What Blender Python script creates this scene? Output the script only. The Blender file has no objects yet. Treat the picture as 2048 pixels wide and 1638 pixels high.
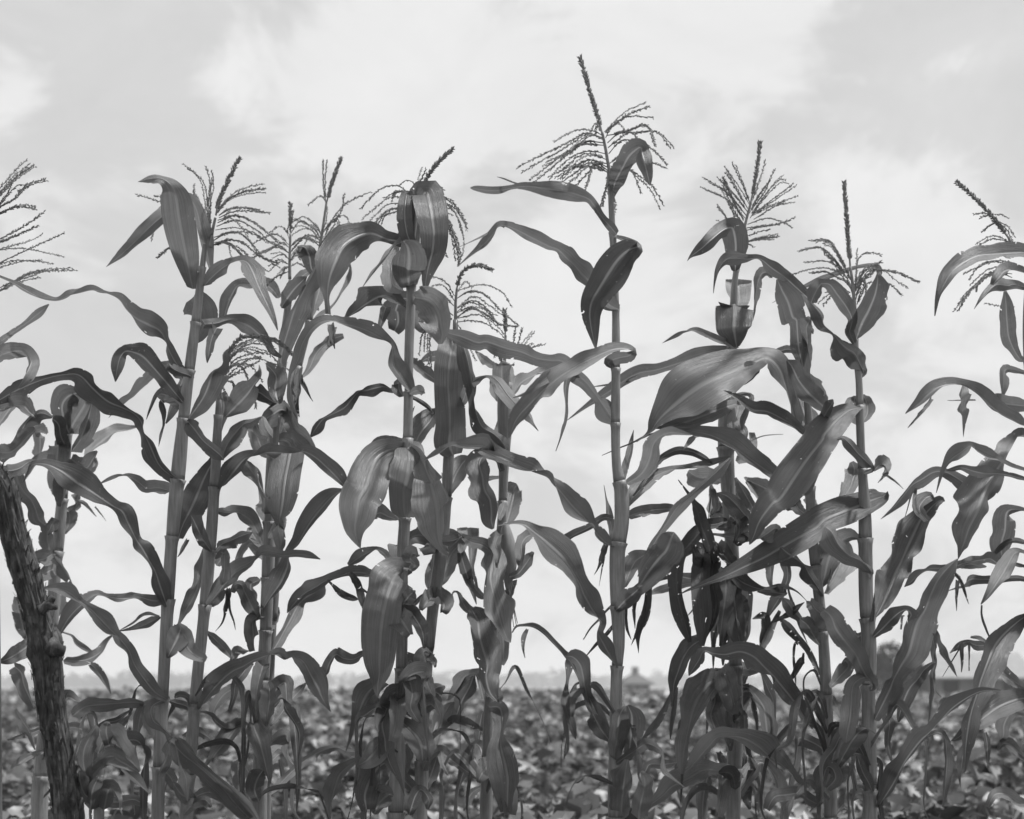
import bpy, math, random
import numpy as np
from mathutils import Vector, noise as mnoise

scene = bpy.context.scene
COL = scene.collection
rng = random.Random(7)

# ------------------------------------------------------------------ camera
F_PX, HOR, CAM_H = 2844.0, 1372.0, 0.95      # focal length in photo pixels, horizon row, eye height
cam_d = bpy.data.cameras.new('camera')
cam_d.sensor_width = 36.0
cam_d.lens = 36.0 * F_PX / 2048.0
cam_d.shift_y = (HOR - 819.0) / 2048.0
cam_d.clip_start, cam_d.clip_end = 0.05, 6000.0
cam_d.dof.use_dof = True
cam_d.dof.focus_distance = 3.15
cam_d.dof.aperture_fstop = 4.1
cam = bpy.data.objects.new('camera', cam_d)
cam.location = (0, 0, CAM_H)
cam.rotation_euler = (math.radians(90), 0, 0)
COL.objects.link(cam)
scene.camera = cam

# ------------------------------------------------------------------ sky and sun
SUN_EL, SUN_AZ = math.radians(66), math.radians(75)      # azimuth measured from +Y towards +X
world = bpy.data.worlds.new('World')
scene.world = world
world.use_nodes = True
wt = world.node_tree
for n in list(wt.nodes):
    wt.nodes.remove(n)
def wn(t, **kw):
    n = wt.nodes.new(t)
    for k, v in kw.items():
        setattr(n, k, v)
    return n
sky = wn('ShaderNodeTexSky', sky_type='NISHITA', sun_disc=False, sun_elevation=SUN_EL,
         sun_rotation=SUN_AZ, altitude=50.0, air_density=1.0, dust_density=2.5, ozone_density=1.0)
bw = wn('ShaderNodeRGBToBW')
wt.links.new(sky.outputs[0], bw.inputs[0])
tc = wn('ShaderNodeTexCoord')
def wmath(op, a, b=None, clamp=False):
    n = wn('ShaderNodeMath', operation=op, use_clamp=clamp)
    for i, v in enumerate((a, b)):
        if v is None: continue
        if isinstance(v, (int, float)): n.inputs[i].default_value = v
        else: wt.links.new(v, n.inputs[i])
    return n.outputs[0]
def wnoise(scale, detail, rough, dist, off):
    mp = wn('ShaderNodeMapping'); mp.inputs['Location'].default_value = off
    mp.inputs['Scale'].default_value = (1, 1, 1.7)
    wt.links.new(tc.outputs['Generated'], mp.inputs['Vector'])
    n = wn('ShaderNodeTexNoise')
    n.inputs['Scale'].default_value = scale; n.inputs['Detail'].default_value = detail
    n.inputs['Roughness'].default_value = rough; n.inputs['Distortion'].default_value = dist
    wt.links.new(mp.outputs[0], n.inputs['Vector'])
    return n.outputs['Fac']
big = wnoise(3.2, 7, 0.55, 0.25, (1.3, 0.4, 0.2))
fine = wnoise(8.0, 10, 0.62, 0.5, (4.1, 2.0, 7.7))
def blob(px, py, rad, amp):                 # a cumulus bank in one direction of the sky
    d = Vector(((px - 1024) / F_PX, 1.0, (HOR - py) / F_PX)).normalized()
    v = wn('ShaderNodeVectorMath', operation='DISTANCE')
    wt.links.new(tc.outputs['Generated'], v.inputs[0]); v.inputs[1].default_value = d
    r = wn('ShaderNodeMapRange', interpolation_type='SMOOTHSTEP')
    wt.links.new(v.outputs['Value'], r.inputs['Value'])
    r.inputs['From Min'].default_value = 0.0; r.inputs['From Max'].default_value = rad
    r.inputs['To Min'].default_value = amp; r.inputs['To Max'].default_value = 0.0
    return r.outputs[0]
acc = wmath('ADD', wmath('MULTIPLY', big, 0.75), wmath('MULTIPLY', fine, 0.85))
for b in [(1250, 170, .26, .20), (700, 200, .13, .17), (1560, 130, .10, .10), (20, 170, .05, .26),
          (140, 420, .07, .17), (1900, 470, .10, .22), (1750, 520, .07, .14), (300, 330, .05, .10),
          (1000, 620, .2, .08), (200, 60, .16, -.16), (1850, 200, .12, -.06), (1500, 420, .08, -.05), (420, 430, .08, -.04)]:
    acc = wmath('ADD', acc, blob(*b))
sepd = wn('ShaderNodeSeparateXYZ'); wt.links.new(tc.outputs['Generated'], sepd.inputs[0])
low = wn('ShaderNodeMapRange', interpolation_type='SMOOTHSTEP')      # haze whitens the sky all round the horizon
wt.links.new(sepd.outputs[2], low.inputs[0])
low.inputs[1].default_value = 0.0; low.inputs[2].default_value = 0.24; low.inputs[3].default_value = 0.22; low.inputs[4].default_value = 0.0
acc = wmath('ADD', acc, low.outputs[0])
mask = wn('ShaderNodeMapRange', interpolation_type='SMOOTHSTEP')
wt.links.new(acc, mask.inputs['Value'])
mask.inputs['From Min'].default_value = 0.83; mask.inputs['From Max'].default_value = 1.0
lay = wn('ShaderNodeMapRange')               # cloud brightness over the clear-sky value
wt.links.new(mask.outputs[0], lay.inputs['Value'])
SKY_CLEAR, SKY_CLOUD = 7.8, 8.3
mixv = wn('ShaderNodeMix', data_type='FLOAT')
wt.links.new(mask.outputs[0], mixv.inputs[0])
hz = wmath('ADD', wmath('MULTIPLY', bw.outputs[0], 0.25), SKY_CLEAR * 0.78)   # thin veil of cloud over the clear sky
wt.links.new(hz, mixv.inputs[2])
mixv.inputs[3].default_value = SKY_CLOUD
soft = wmath('ADD', mixv.outputs[0], wmath('MULTIPLY', wmath('SUBTRACT', fine, 0.5), 2.2))
comb = wn('ShaderNodeCombineColor')
for i in range(3): wt.links.new(soft, comb.inputs[i])
bg = wn('ShaderNodeBackground'); bg.inputs['Strength'].default_value = 0.1
wt.links.new(comb.outputs[0], bg.inputs['Color'])
wo = wn('ShaderNodeOutputWorld'); wt.links.new(bg.outputs[0], wo.inputs['Surface'])
wt.nodes.remove(lay)

sun_d = bpy.data.lights.new('sun', 'SUN')
sun_d.energy = 4.6; sun_d.angle = math.radians(5); sun_d.color = (1, 1, 1)
sun = bpy.data.objects.new('sun', sun_d)
sd = Vector((math.sin(SUN_AZ) * math.cos(SUN_EL), math.cos(SUN_AZ) * math.cos(SUN_EL), math.sin(SUN_EL)))
sun.rotation_euler = sd.to_track_quat('Z', 'Y').to_euler()
sun.location = sd * 40
COL.objects.link(sun)
vs = scene.view_settings
vs.view_transform = 'Standard'; vs.look = 'None'; vs.exposure = 0.0; vs.gamma = 1.0; vs.use_curve_mapping = False
scene.render.engine = 'CYCLES'
scene.cycles.use_denoising = True
scene.cycles.max_bounces = 8
scene.cycles.volume_bounces = 1
scene.cycles.volume_step_rate = 1.0

# ------------------------------------------------------------------ helpers
def P(px, py, Y):                            # photo pixel at distance Y -> point in the place
    return np.array(((px - 1024.0) / F_PX * Y, Y, CAM_H + (HOR - py) / F_PX * Y))

def tag(o, label=None, cat=None, group=None, kind=None):
    if label: o['label'] = label
    if cat: o['category'] = cat
    if group: o['group'] = group
    if kind: o['kind'] = kind
    return o

def empty(name, loc):
    o = bpy.data.objects.new(name, None)
    o.location = loc; o.empty_display_size = 0.1
    COL.objects.link(o)
    return o

def mesh_obj(name, verts, faces, mat, parent=None, smooth=True, uv=None, attr=None):
    me = bpy.data.meshes.new(name)
    me.from_pydata([tuple(map(float, v)) for v in verts], [], faces)
    me.materials.append(mat)
    if smooth:
        me.polygons.foreach_set('use_smooth', [True] * len(me.polygons))
    if uv is not None:
        lay = me.uv_layers.new(name='uv')
        idx = np.zeros(len(me.loops), dtype=np.int32)
        me.loops.foreach_get('vertex_index', idx)
        lay.data.foreach_set('uv', np.asarray(uv, dtype=np.float32)[idx].ravel())
    if attr is not None:
        a = me.attributes.new('tone', 'FLOAT', 'POINT')
        a.data.foreach_set('value', np.asarray(attr, dtype=np.float32))
    me.update()
    o = bpy.data.objects.new(name, me)
    COL.objects.link(o)
    if parent is not None:
        o.parent = parent
        root = parent
        off = Vector((0, 0, 0))
        while root is not None:
            off += root.location; root = root.parent
        o.matrix_parent_inverse.identity()
        o.data.transform(__import__('mathutils').Matrix.Translation(-off))
    return o

def spline(pts, n, dims=3):                  # Catmull-Rom through rows of pts, n samples by chord length
    p = np.asarray(pts, float)
    if len(p) == 2:
        t = np.linspace(0, 1, n)[:, None]
        return p[0] * (1 - t) + p[1] * t
    q = np.vstack([2 * p[0] - p[1], p, 2 * p[-1] - p[-2]])
    d = np.maximum(np.linalg.norm(np.diff(q[:, :dims], axis=0), axis=1), 1e-6)[1:-1]
    cum = np.concatenate([[0], np.cumsum(d)])
    out = []
    for s in np.linspace(0, cum[-1], n):
        i = min(int(np.searchsorted(cum, s, side='right')) - 1, len(d) - 1)
        t = (s - cum[i]) / d[i]
        a, b, c, e = q[i], q[i + 1], q[i + 2], q[i + 3]
        out.append(0.5 * ((2 * b) + (c - a) * t + (2 * a - 5 * b + 4 * c - e) * t * t + (3 * b - a - 3 * c + e) * t ** 3))
    return np.array(out)

def tube(path, rad, nseg=10, cap=True, noise=None):
    path = np.asarray(path, float); n = len(path)
    T = np.gradient(path, axis=0); T /= np.maximum(np.linalg.norm(T, axis=1), 1e-9)[:, None]
    up = np.array((0, 1.0, 0)) if abs(T[0][1]) < 0.9 else np.array((1.0, 0, 0))
    V, Fc = [], []
    for i in range(n):
        a = np.cross(T[i], up); a /= max(np.linalg.norm(a), 1e-9); b = np.cross(a, T[i])
        for k in range(nseg):
            th = 2 * math.pi * k / nseg
            r = rad[i] * (1 + (noise(i, th) if noise else 0))
            V.append(path[i] + r * (math.cos(th) * a + math.sin(th) * b))
    for i in range(n - 1):
        for k in range(nseg):
            k2 = (k + 1) % nseg
            Fc.append((i * nseg + k, i * nseg + k2, (i + 1) * nseg + k2, (i + 1) * nseg + k))
    if cap:
        Fc.append(tuple(range(nseg))[::-1]); Fc.append(tuple((n - 1) * nseg + k for k in range(nseg)))
    return V, Fc

# ------------------------------------------------------------------ materials (a black-and-white world)
def new_mat(name):
    m = bpy.data.materials.new(name); m.use_nodes = True
    nt = m.node_tree
    for n in list(nt.nodes): nt.nodes.remove(n)
    out = nt.nodes.new('ShaderNodeOutputMaterial')
    return m, nt, out

def node(nt, t, **kw):
    n = nt.nodes.new(t)
    for k, v in kw.items(): setattr(n, k, v)
    return n

def ramp(nt, fac, stops):
    r = node(nt, 'ShaderNodeValToRGB')
    e = r.color_ramp.elements
    while len(e) < len(stops): e.new(0.5)
    for i, (p, v) in enumerate(stops):
        e[i].position = p; e[i].color = (v, v, v, 1)
    nt.links.new(fac, r.inputs[0])
    return r.outputs[0]

def mth(nt, op, a, b=None, clamp=False):
    n = node(nt, 'ShaderNodeMath', operation=op, use_clamp=clamp)
    for i, v in enumerate((a, b)):
        if v is None: continue
        if isinstance(v, (int, float)): n.inputs[i].default_value = v
        else: nt.links.new(v, n.inputs[i])
    return n.outputs[0]

def tex_noise(nt, vec, scale, detail=4, rough=0.55, dist=0.0):
    n = node(nt, 'ShaderNodeTexNoise')
    n.inputs['Scale'].default_value = scale; n.inputs['Detail'].default_value = detail
    n.inputs['Roughness'].default_value = rough; n.inputs['Distortion'].default_value = dist
    if vec is not None: nt.links.new(vec, n.inputs['Vector'])
    return n.outputs['Fac']

def mapping(nt, vec, scale):
    m = node(nt, 'ShaderNodeMapping'); m.inputs['Scale'].default_value = scale
    nt.links.new(vec, m.inputs['Vector'])
    return m.outputs[0]

def grey(nt, v):
    c = node(nt, 'ShaderNodeCombineColor')
    for i in range(3): nt.links.new(v, c.inputs[i])
    return c.outputs[0]

def leaf_material(name, base, trans, rib, gloss, holes=False):
    m, nt, out = new_mat(name)
    uv = node(nt, 'ShaderNodeUVMap', uv_map='uv').outputs[0]
    obj = node(nt, 'ShaderNodeObjectInfo').outputs['Random']
    sep = node(nt, 'ShaderNodeSeparateXYZ'); nt.links.new(uv, sep.inputs[0])
    au = mth(nt, 'ABSOLUTE', sep.outputs[0])
    ribm = node(nt, 'ShaderNodeMapRange', interpolation_type='SMOOTHSTEP')
    nt.links.new(au, ribm.inputs[0])
    ribm.inputs[1].default_value = 0.03; ribm.inputs[2].default_value = 0.13
    ribm.inputs[3].default_value = 1.0; ribm.inputs[4].default_value = 0.0
    veins = tex_noise(nt, mapping(nt, uv, (13, .9, 1)), 1.0, 4, 0.65)
    veins2 = tex_noise(nt, mapping(nt, uv, (34, 1.6, 1)), 1.0, 3, 0.6)
    blot = tex_noise(nt, node(nt, 'ShaderNodeTexCoord').outputs['Object'], 9.0, 5, 0.6, 0.4)
    v = mth(nt, 'ADD', mth(nt, 'MULTIPLY', veins, 0.55), mth(nt, 'MULTIPLY', veins2, 0.35))
    v = mth(nt, 'ADD', v, mth(nt, 'MULTIPLY', blot, 0.55))
    v = mth(nt, 'ADD', mth(nt, 'MULTIPLY', v, 2.0), -0.42)
    v = mth(nt, 'MULTIPLY', v, mth(nt, 'ADD', mth(nt, 'MULTIPLY', obj, 0.75), 0.62))
    basec = mth(nt, 'MULTIPLY', v, base)
    mx = node(nt, 'ShaderNodeMix', data_type='FLOAT')
    nt.links.new(ribm.outputs[0], mx.inputs[0]); nt.links.new(basec, mx.inputs[2]); mx.inputs[3].default_value = rib
    # small insect and dry specks
    sp = tex_noise(nt, node(nt, 'ShaderNodeTexCoord').outputs['Object'], 140.0, 2, 0.5)
    spk = node(nt, 'ShaderNodeMapRange'); nt.links.new(sp, spk.inputs[0])
    spk.inputs[1].default_value = 0.70; spk.inputs[2].default_value = 0.76
    mx2 = node(nt, 'ShaderNodeMix', data_type='FLOAT')
    nt.links.new(spk.outputs[0], mx2.inputs[0]); nt.links.new(mx.outputs[0], mx2.inputs[2]); mx2.inputs[3].default_value = 0.22
    colr = grey(nt, mx2.outputs[0])
    pb = node(nt, 'ShaderNodeBsdfPrincipled')
    nt.links.new(colr, pb.inputs['Base Color'])
    pb.inputs['Roughness'].default_value = gloss
    pb.inputs['Specular IOR Level'].default_value = 0.5
    bh = mth(nt, 'ADD', mth(nt, 'MULTIPLY', veins, 0.6), mth(nt, 'MULTIPLY', veins2, 0.8))
    bh = mth(nt, 'SUBTRACT', bh, mth(nt, 'MULTIPLY', ribm.outputs[0], 1.2))
    bump = node(nt, 'ShaderNodeBump'); bump.inputs['Strength'].default_value = 0.6
    bump.inputs['Distance'].default_value = 0.003
    nt.links.new(bh, bump.inputs['Height']); nt.links.new(bump.outputs[0], pb.inputs['Normal'])
    tr = node(nt, 'ShaderNodeBsdfTranslucent')
    nt.links.new(grey(nt, mth(nt, 'MULTIPLY', mx2.outputs[0], 2.0)), tr.inputs['Color'])
    ms = node(nt, 'ShaderNodeMixShader'); ms.inputs[0].default_value = trans
    nt.links.new(pb.outputs[0], ms.inputs[1]); nt.links.new(tr.outputs[0], ms.inputs[2])
    res = ms.outputs[0]
    # holes eaten by insects and brown, torn margins
    hn = tex_noise(nt, node(nt, 'ShaderNodeTexCoord').outputs['Object'], 75.0 if holes else 55.0, 2, 0.5, 0.6)
    edge = mth(nt, 'MULTIPLY', mth(nt, 'POWER', au, 6.0), 0.07 if holes else 0.13)
    hm_ = mth(nt, 'GREATER_THAN', mth(nt, 'ADD', hn, edge), 0.70 if holes else 0.765)
    tp = node(nt, 'ShaderNodeBsdfTransparent')
    m2 = node(nt, 'ShaderNodeMixShader'); nt.links.new(hm_, m2.inputs[0])
    nt.links.new(res, m2.inputs[1]); nt.links.new(tp.outputs[0], m2.inputs[2])
    nt.links.new(m2.outputs[0], out.inputs['Surface'])
    return m

def stem_material(name, lo, hi, rough=0.5, stretch=(60, 60, 5)):
    m, nt, out = new_mat(name)
    ob = node(nt, 'ShaderNodeTexCoord').outputs['Object']
    a = tex_noise(nt, mapping(nt, ob, stretch), 3.0, 4, 0.6)
    b = tex_noise(nt, ob, 14.0, 5, 0.6)
    v = mth(nt, 'ADD', mth(nt, 'MULTIPLY', a, 0.6), mth(nt, 'MULTIPLY', b, 0.4))
    c = ramp(nt, v, [(0.32, lo), (0.68, hi)])
    pb = node(nt, 'ShaderNodeBsdfPrincipled')
    nt.links.new(c, pb.inputs['Base Color']); pb.inputs['Roughness'].default_value = rough
    bump = node(nt, 'ShaderNodeBump'); bump.inputs['Strength'].default_value = 0.3; bump.inputs['Distance'].default_value = 0.001
    nt.links.new(a, bump.inputs['Height']); nt.links.new(bump.outputs[0], pb.inputs['Normal'])
    nt.links.new(pb.outputs[0], out.inputs['Surface'])
    return m

M_LEAF = leaf_material('corn_leaf', 0.125, 0.22, 0.24, 0.46)
M_DRY_SHADED = leaf_material('withered_shaded_leaf', 0.075, 0.2, 0.11, 0.6, holes=True)  # withered leaves; the darker base also holds the shade they hang in
M_STALK = stem_material('corn_stalk', 0.12, 0.30, 0.45)
M_SHEATH = stem_material('leaf_sheath', 0.14, 0.33, 0.5)
M_NODE = stem_material('stalk_node', 0.09, 0.15, 0.6)
M_TASSEL = stem_material('tassel', 0.17, 0.32, 0.8, (30, 30, 30))
M_HUSK = stem_material('husk', 0.20, 0.32, 0.55)
M_SILK = stem_material('silk', 0.05, 0.10, 0.7)

# ------------------------------------------------------------------ the ground and the far country
def ground_material(name, lo, hi, sc):
    m, nt, out = new_mat(name)
    ob = node(nt, 'ShaderNodeTexCoord').outputs['Object']
    v = mth(nt, 'ADD', mth(nt, 'MULTIPLY', tex_noise(nt, ob, sc, 8, 0.65), 0.6),
            mth(nt, 'MULTIPLY', tex_noise(nt, ob, sc * 9, 5, 0.6), 0.4))
    pb = node(nt, 'ShaderNodeBsdfPrincipled')
    nt.links.new(ramp(nt, v, [(0.35, lo), (0.65, hi)]), pb.inputs['Base Color'])
    pb.inputs['Roughness'].default_value = 0.95
    bump = node(nt, 'ShaderNodeBump'); bump.inputs['Strength'].default_value = 0.8; bump.inputs['Distance'].default_value = 0.03
    nt.links.new(v, bump.inputs['Height']); nt.links.new(bump.outputs[0], pb.inputs['Normal'])
    nt.links.new(pb.outputs[0], out.inputs['Surface'])
    return m
def sheet(name, x0, x1, y0, y1, z, mat):
    o = mesh_obj(name, [(x0, y0, z), (x1, y0, z), (x1, y1, z), (x0, y1, z)], [(0, 1, 2, 3)], mat, smooth=False)
    return tag(o, kind='structure')
sheet('ground', -1600, 1600, -60, 2600, 0.0, ground_material('dry_ground', 0.16, 0.28, 0.05))
FIELD_END = 150.0
sheet('field_soil', -90, 90, -6, FIELD_END, 0.004, ground_material('dark_soil', 0.035, 0.09, 1.5))

# low broad-leaved crop: a mass nobody could count
def crop_material():
    m, nt, out = new_mat('crop_leaf')
    at = node(nt, 'ShaderNodeAttribute', attribute_name='tone')
    ob = node(nt, 'ShaderNodeTexCoord').outputs['Object']
    v = mth(nt, 'MULTIPLY', at.outputs['Fac'], mth(nt, 'ADD', mth(nt, 'MULTIPLY', tex_noise(nt, ob, 25, 3), 0.5), 0.75))
    pb = node(nt, 'ShaderNodeBsdfPrincipled')
    nt.links.new(grey(nt, v), pb.inputs['Base Color']); pb.inputs['Roughness'].default_value = 0.45
    tr = node(nt, 'ShaderNodeBsdfTranslucent'); nt.links.new(grey(nt, v), tr.inputs['Color'])
    ms = node(nt, 'ShaderNodeMixShader'); ms.inputs[0].default_value = 0.2
    nt.links.new(pb.outputs[0], ms.inputs[1]); nt.links.new(tr.outputs[0], ms.inputs[2])
    nt.links.new(ms.outputs[0], out.inputs['Surface'])
    return m
def leaves_mesh(cent, size, yaw, tilt, roll, fold):
    """broad pointed leaves: two folded halves each"""
    n = len(cent)
    loc = np.array([(0, 0, 0), (.55, .42, 0), (.15, .40, 0), (1.0, 0, -.12), (.5, 0, 0.02), (.55, -.42, 0), (.15, -.40, 0)])
    L = np.repeat(loc[None], n, 0)
    L[:, :, 2] += -np.abs(L[:, :, 1]) * fold[:, None] * -1
    L *= size[:, None, None]
    c, s = np.cos(roll), np.sin(roll)
    y = L[:, :, 1] * c[:, None] - L[:, :, 2] * s[:, None]; z = L[:, :, 1] * s[:, None] + L[:, :, 2] * c[:, None]
    L[:, :, 1], L[:, :, 2] = y, z
    c, s = np.cos(tilt), np.sin(tilt)
    x = L[:, :, 0] * c[:, None] + L[:, :, 2] * s[:, None]; z = -L[:, :, 0] * s[:, None] + L[:, :, 2] * c[:, None]
    L[:, :, 0], L[:, :, 2] = x, z
    c, s = np.cos(yaw), np.sin(yaw)
    x = L[:, :, 0] * c[:, None] - L[:, :, 1] * s[:, None]; y = L[:, :, 0] * s[:, None] + L[:, :, 1] * c[:, None]
    L[:, :, 0], L[:, :, 1] = x, y
    L += cent[:, None, :]
    f = np.array([(0, 4, 2), (2, 4, 1), (1, 4, 3), (0, 6, 4), (6, 5, 4), (5, 3, 4)])
    Fa = (f[None] + (np.arange(n) * 7)[:, None, None]).reshape(-1, 3)
    return L.reshape(-1, 3), Fa
def lobed_mesh(cent, size, yaw, tilt, roll, fold):
    '''three-lobed broad leaves, like cotton'''
    n = len(cent)
    loc = np.array([(.38, 0, .03), (0, 0, 0), (.10, .34, 0), (.42, .58, -.05), (.48, .26, 0), (1.0, .02, -.10), (.48, -.26, 0), (.42, -.58, -.05), (.10, -.34, 0)])
    L = np.repeat(loc[None], n, 0)
    L[:, :, 1] *= nr.uniform(.75, 1.2, n)[:, None]
    L[:, :, 2] += np.abs(L[:, :, 1]) * fold[:, None] + nr.normal(0, .045, (n, 9))
    L *= size[:, None, None]
    for (p, q, an) in ((1, 2, roll), (2, 0, tilt), (0, 1, yaw)):
        c, s_ = np.cos(an)[:, None], np.sin(an)[:, None]
        a, b = L[:, :, p].copy(), L[:, :, q].copy()
        L[:, :, p] = a * c - b * s_; L[:, :, q] = a * s_ + b * c
    L += cent[:, None, :]
    f = np.array([(0, i, i % 8 + 1) for i in range(1, 9)])
    return L.reshape(-1, 3), (f[None] + (np.arange(n) * 9)[:, None, None]).reshape(-1, 3)
def big_mesh(name, V, Fa, mat, tone=None, parent=None):
    me = bpy.data.meshes.new(name)
    me.vertices.add(len(V)); me.vertices.foreach_set('co', np.asarray(V, np.float32).ravel())
    me.loops.add(len(Fa) * 3); me.loops.foreach_set('vertex_index', np.asarray(Fa, np.int32).ravel())
    me.polygons.add(len(Fa))
    me.polygons.foreach_set('loop_start', np.arange(len(Fa), dtype=np.int32) * 3)
    me.polygons.foreach_set('loop_total', np.full(len(Fa), 3, np.int32))
    me.materials.append(mat)
    if tone is not None:
        a = me.attributes.new('tone', 'FLOAT', 'POINT'); a.data.foreach_set('value', np.asarray(tone, np.float32))
    me.update(calc_edges=True); me.validate()
    o = bpy.data.objects.new(name, me); COL.objects.link(o)
    if parent is not None:
        o.parent = parent
        o.data.transform(__import__('mathutils').Matrix.Translation(-parent.location))
    return o
nr = np.random.default_rng(11)
def field():
    Vs, Fs, Ts, off = [], [], [], 0
    #        y0   y1   plants/m2  leaves  leafsize
    for y0, y1, dens, nl, ls in ((4.3, 9, 9.0, 36, .088), (9, 16, 7.5, 24, .10), (16, 30, 5.5, 14, .13), (30, 60, 3.0, 6, .23), (60, FIELD_END, 1.1, 6, .42)):
        area = 0.52 * 2 * (y1 * y1 - y0 * y0) / 2 + 2.8 * (y1 - y0)
        n = int(area * dens)
        y = np.sqrt(nr.uniform(y0 * y0, y1 * y1, n)); x = nr.uniform(-1, 1, n) * (0.52 * y + 1.4)
        # plants stand in rows that run slantwise away
        row = 0.85
        xr = x + 0.12 * y
        xr = np.round(xr / row) * row + nr.normal(0, 0.17, n)
        x = xr - 0.12 * y
        hh = np.clip(nr.normal(0.42, 0.09, n), .2, .62)
        # some gaps
        keep = np.array([mnoise.noise(Vector((a * 0.55, b * 0.40, 3.0))) > -0.2 for a, b in zip(x, y)])
        x, y, hh = x[keep], y[keep], hh[keep]; n = len(x)
        px = np.repeat(x, nl); py = np.repeat(y, nl); ph = np.repeat(hh, nl); k = len(px)
        rad = np.abs(nr.normal(0, 0.20, k)); an = nr.uniform(0, 2 * math.pi, k)
        hz = ph * np.sqrt(np.clip(1 - (rad / .55) ** 2, .05, 1)) * nr.uniform(.35, 1.05, k)
        cent = np.stack([px + rad * np.cos(an), py + rad * np.sin(an), np.maximum(hz, .04)], 1)
        size = ls * np.clip(nr.lognormal(0, .30, k), .45, 1.7)
        fn, nv = (lobed_mesh, 9) if y1 <= 30 else (leaves_mesh, 7)
        V, Fa = fn(cent, size, an + nr.normal(0, .9, k), nr.normal(0.25, .45, k), nr.normal(0, .5, k), nr.uniform(.05, .45, k))
        tone = np.repeat(np.clip(nr.lognormal(math.log(0.125), .65, k) * np.array([1 + .9 * mnoise.noise(Vector((a * .9, b * .5, 9))) for a, b in zip(px, py)]), .025, .5), nv)
        if y1 <= 16:                                         # leaf stalks and main stems
            a0 = np.stack([px, py, cent[:, 2] * .35], 1); a1 = cent
            wv = np.stack([-np.sin(an), np.cos(an), np.zeros(k)], 1) * .0022
            q = np.stack([a0 - wv, a0 + wv, a1 + wv * .6, a1 - wv * .6], 1)
            Vs.append(q.reshape(-1, 3)); t4 = np.arange(k)[:, None, None] * 4
            Fs.append((np.array([(0, 1, 2), (0, 2, 3)])[None] + t4).reshape(-1, 3) + off)
            Ts.append(np.full(k * 4, .16)); off += k * 4
            w2 = np.array((.004, 0, 0)); b0 = np.stack([x, y, np.zeros(n)], 1); b1 = np.stack([x, y, hh * .9], 1)
            q = np.stack([b0 - w2, b0 + w2, b1 + w2 * .5, b1 - w2 * .5], 1)
            Vs.append(q.reshape(-1, 3)); t4 = np.arange(n)[:, None, None] * 4
            Fs.append((np.array([(0, 1, 2), (0, 2, 3)])[None] + t4).reshape(-1, 3) + off)
            Ts.append(np.full(n * 4, .12)); off += n * 4
        Vs.append(V); Fs.append(Fa + off); Ts.append(tone); off += len(V)
        # leaf stems of the nearest plants
    return np.concatenate(Vs), np.concatenate(Fs), np.concatenate(Ts)
V, Fa, Tn = field()
tag(big_mesh('field_crop', V, Fa, crop_material(), Tn), 'low broad-leaved crop covering the field behind the corn', 'crop', kind='stuff')

# far wood along the horizon, one hazy mass
def foliage_material(name, lo, hi):
    m, nt, out = new_mat(name)
    ob = node(nt, 'ShaderNodeTexCoord').outputs['Object']
    pb = node(nt, 'ShaderNodeBsdfPrincipled')
    nt.links.new(ramp(nt, tex_noise(nt, ob, 1.3, 5), [(0.3, lo), (0.7, hi)]), pb.inputs['Base Color'])
    pb.inputs['Roughness'].default_value = 0.8; pb.inputs['Specular IOR Level'].default_value = 0.1
    nt.links.new(pb.outputs[0], out.inputs['Surface'])
    return m
M_TREE = foliage_material('tree_leaf', 0.018, 0.045)
M_BARK = stem_material('tree_bark', 0.05, 0.12, 0.9, (8, 8, 1))
def clump_cloud(n, cx, cy, cz, rx, ry, rz, size, seed):
    g = np.random.default_rng(seed)
    d = g.normal(size=(n, 3)); d /= np.linalg.norm(d, axis=1)[:, None]
    r = g.uniform(.35, 1, n) ** .5
    lump = np.array([1 + 0.45 * mnoise.noise(Vector((a * 2.3 + seed, b * 2.3, c * 2.3))) for a, b, c in d])
    c = d * (r * lump)[:, None] * np.array((rx, ry, rz)) + np.array((cx, cy, cz))
    return leaves_mesh(c, size * g.uniform(.6, 1.4, n), g.uniform(0, 6.28, n), g.normal(0, .7, n), g.normal(0, .7, n), g.uniform(.1, .5, n))
Vs, Fs, off = [], [], 0
x = -330.0; i = 0
while x < 330:
    yy = 820 + 60 * math.sin(x * .013) + rng.uniform(-25, 25)
    h = 6.2 + 2.2 * mnoise.noise(Vector((x * .021, 0, 0))) + rng.uniform(-1.2, 2.0)
    if rng.random() < .1: h += 3
    w = rng.uniform(4, 8)
    V, Fa = clump_cloud(150, x, yy, h * .5, w, 5, h * .56, 1.7, i)
    Vs.append(V); Fs.append(Fa + off); off += len(V)
    x += rng.uniform(2.5, 6.0); i += 1
tag(big_mesh('far_wood', np.concatenate(Vs), np.concatenate(Fs), M_TREE), 'hazy line of distant trees along the horizon', 'trees', kind='stuff')

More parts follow.
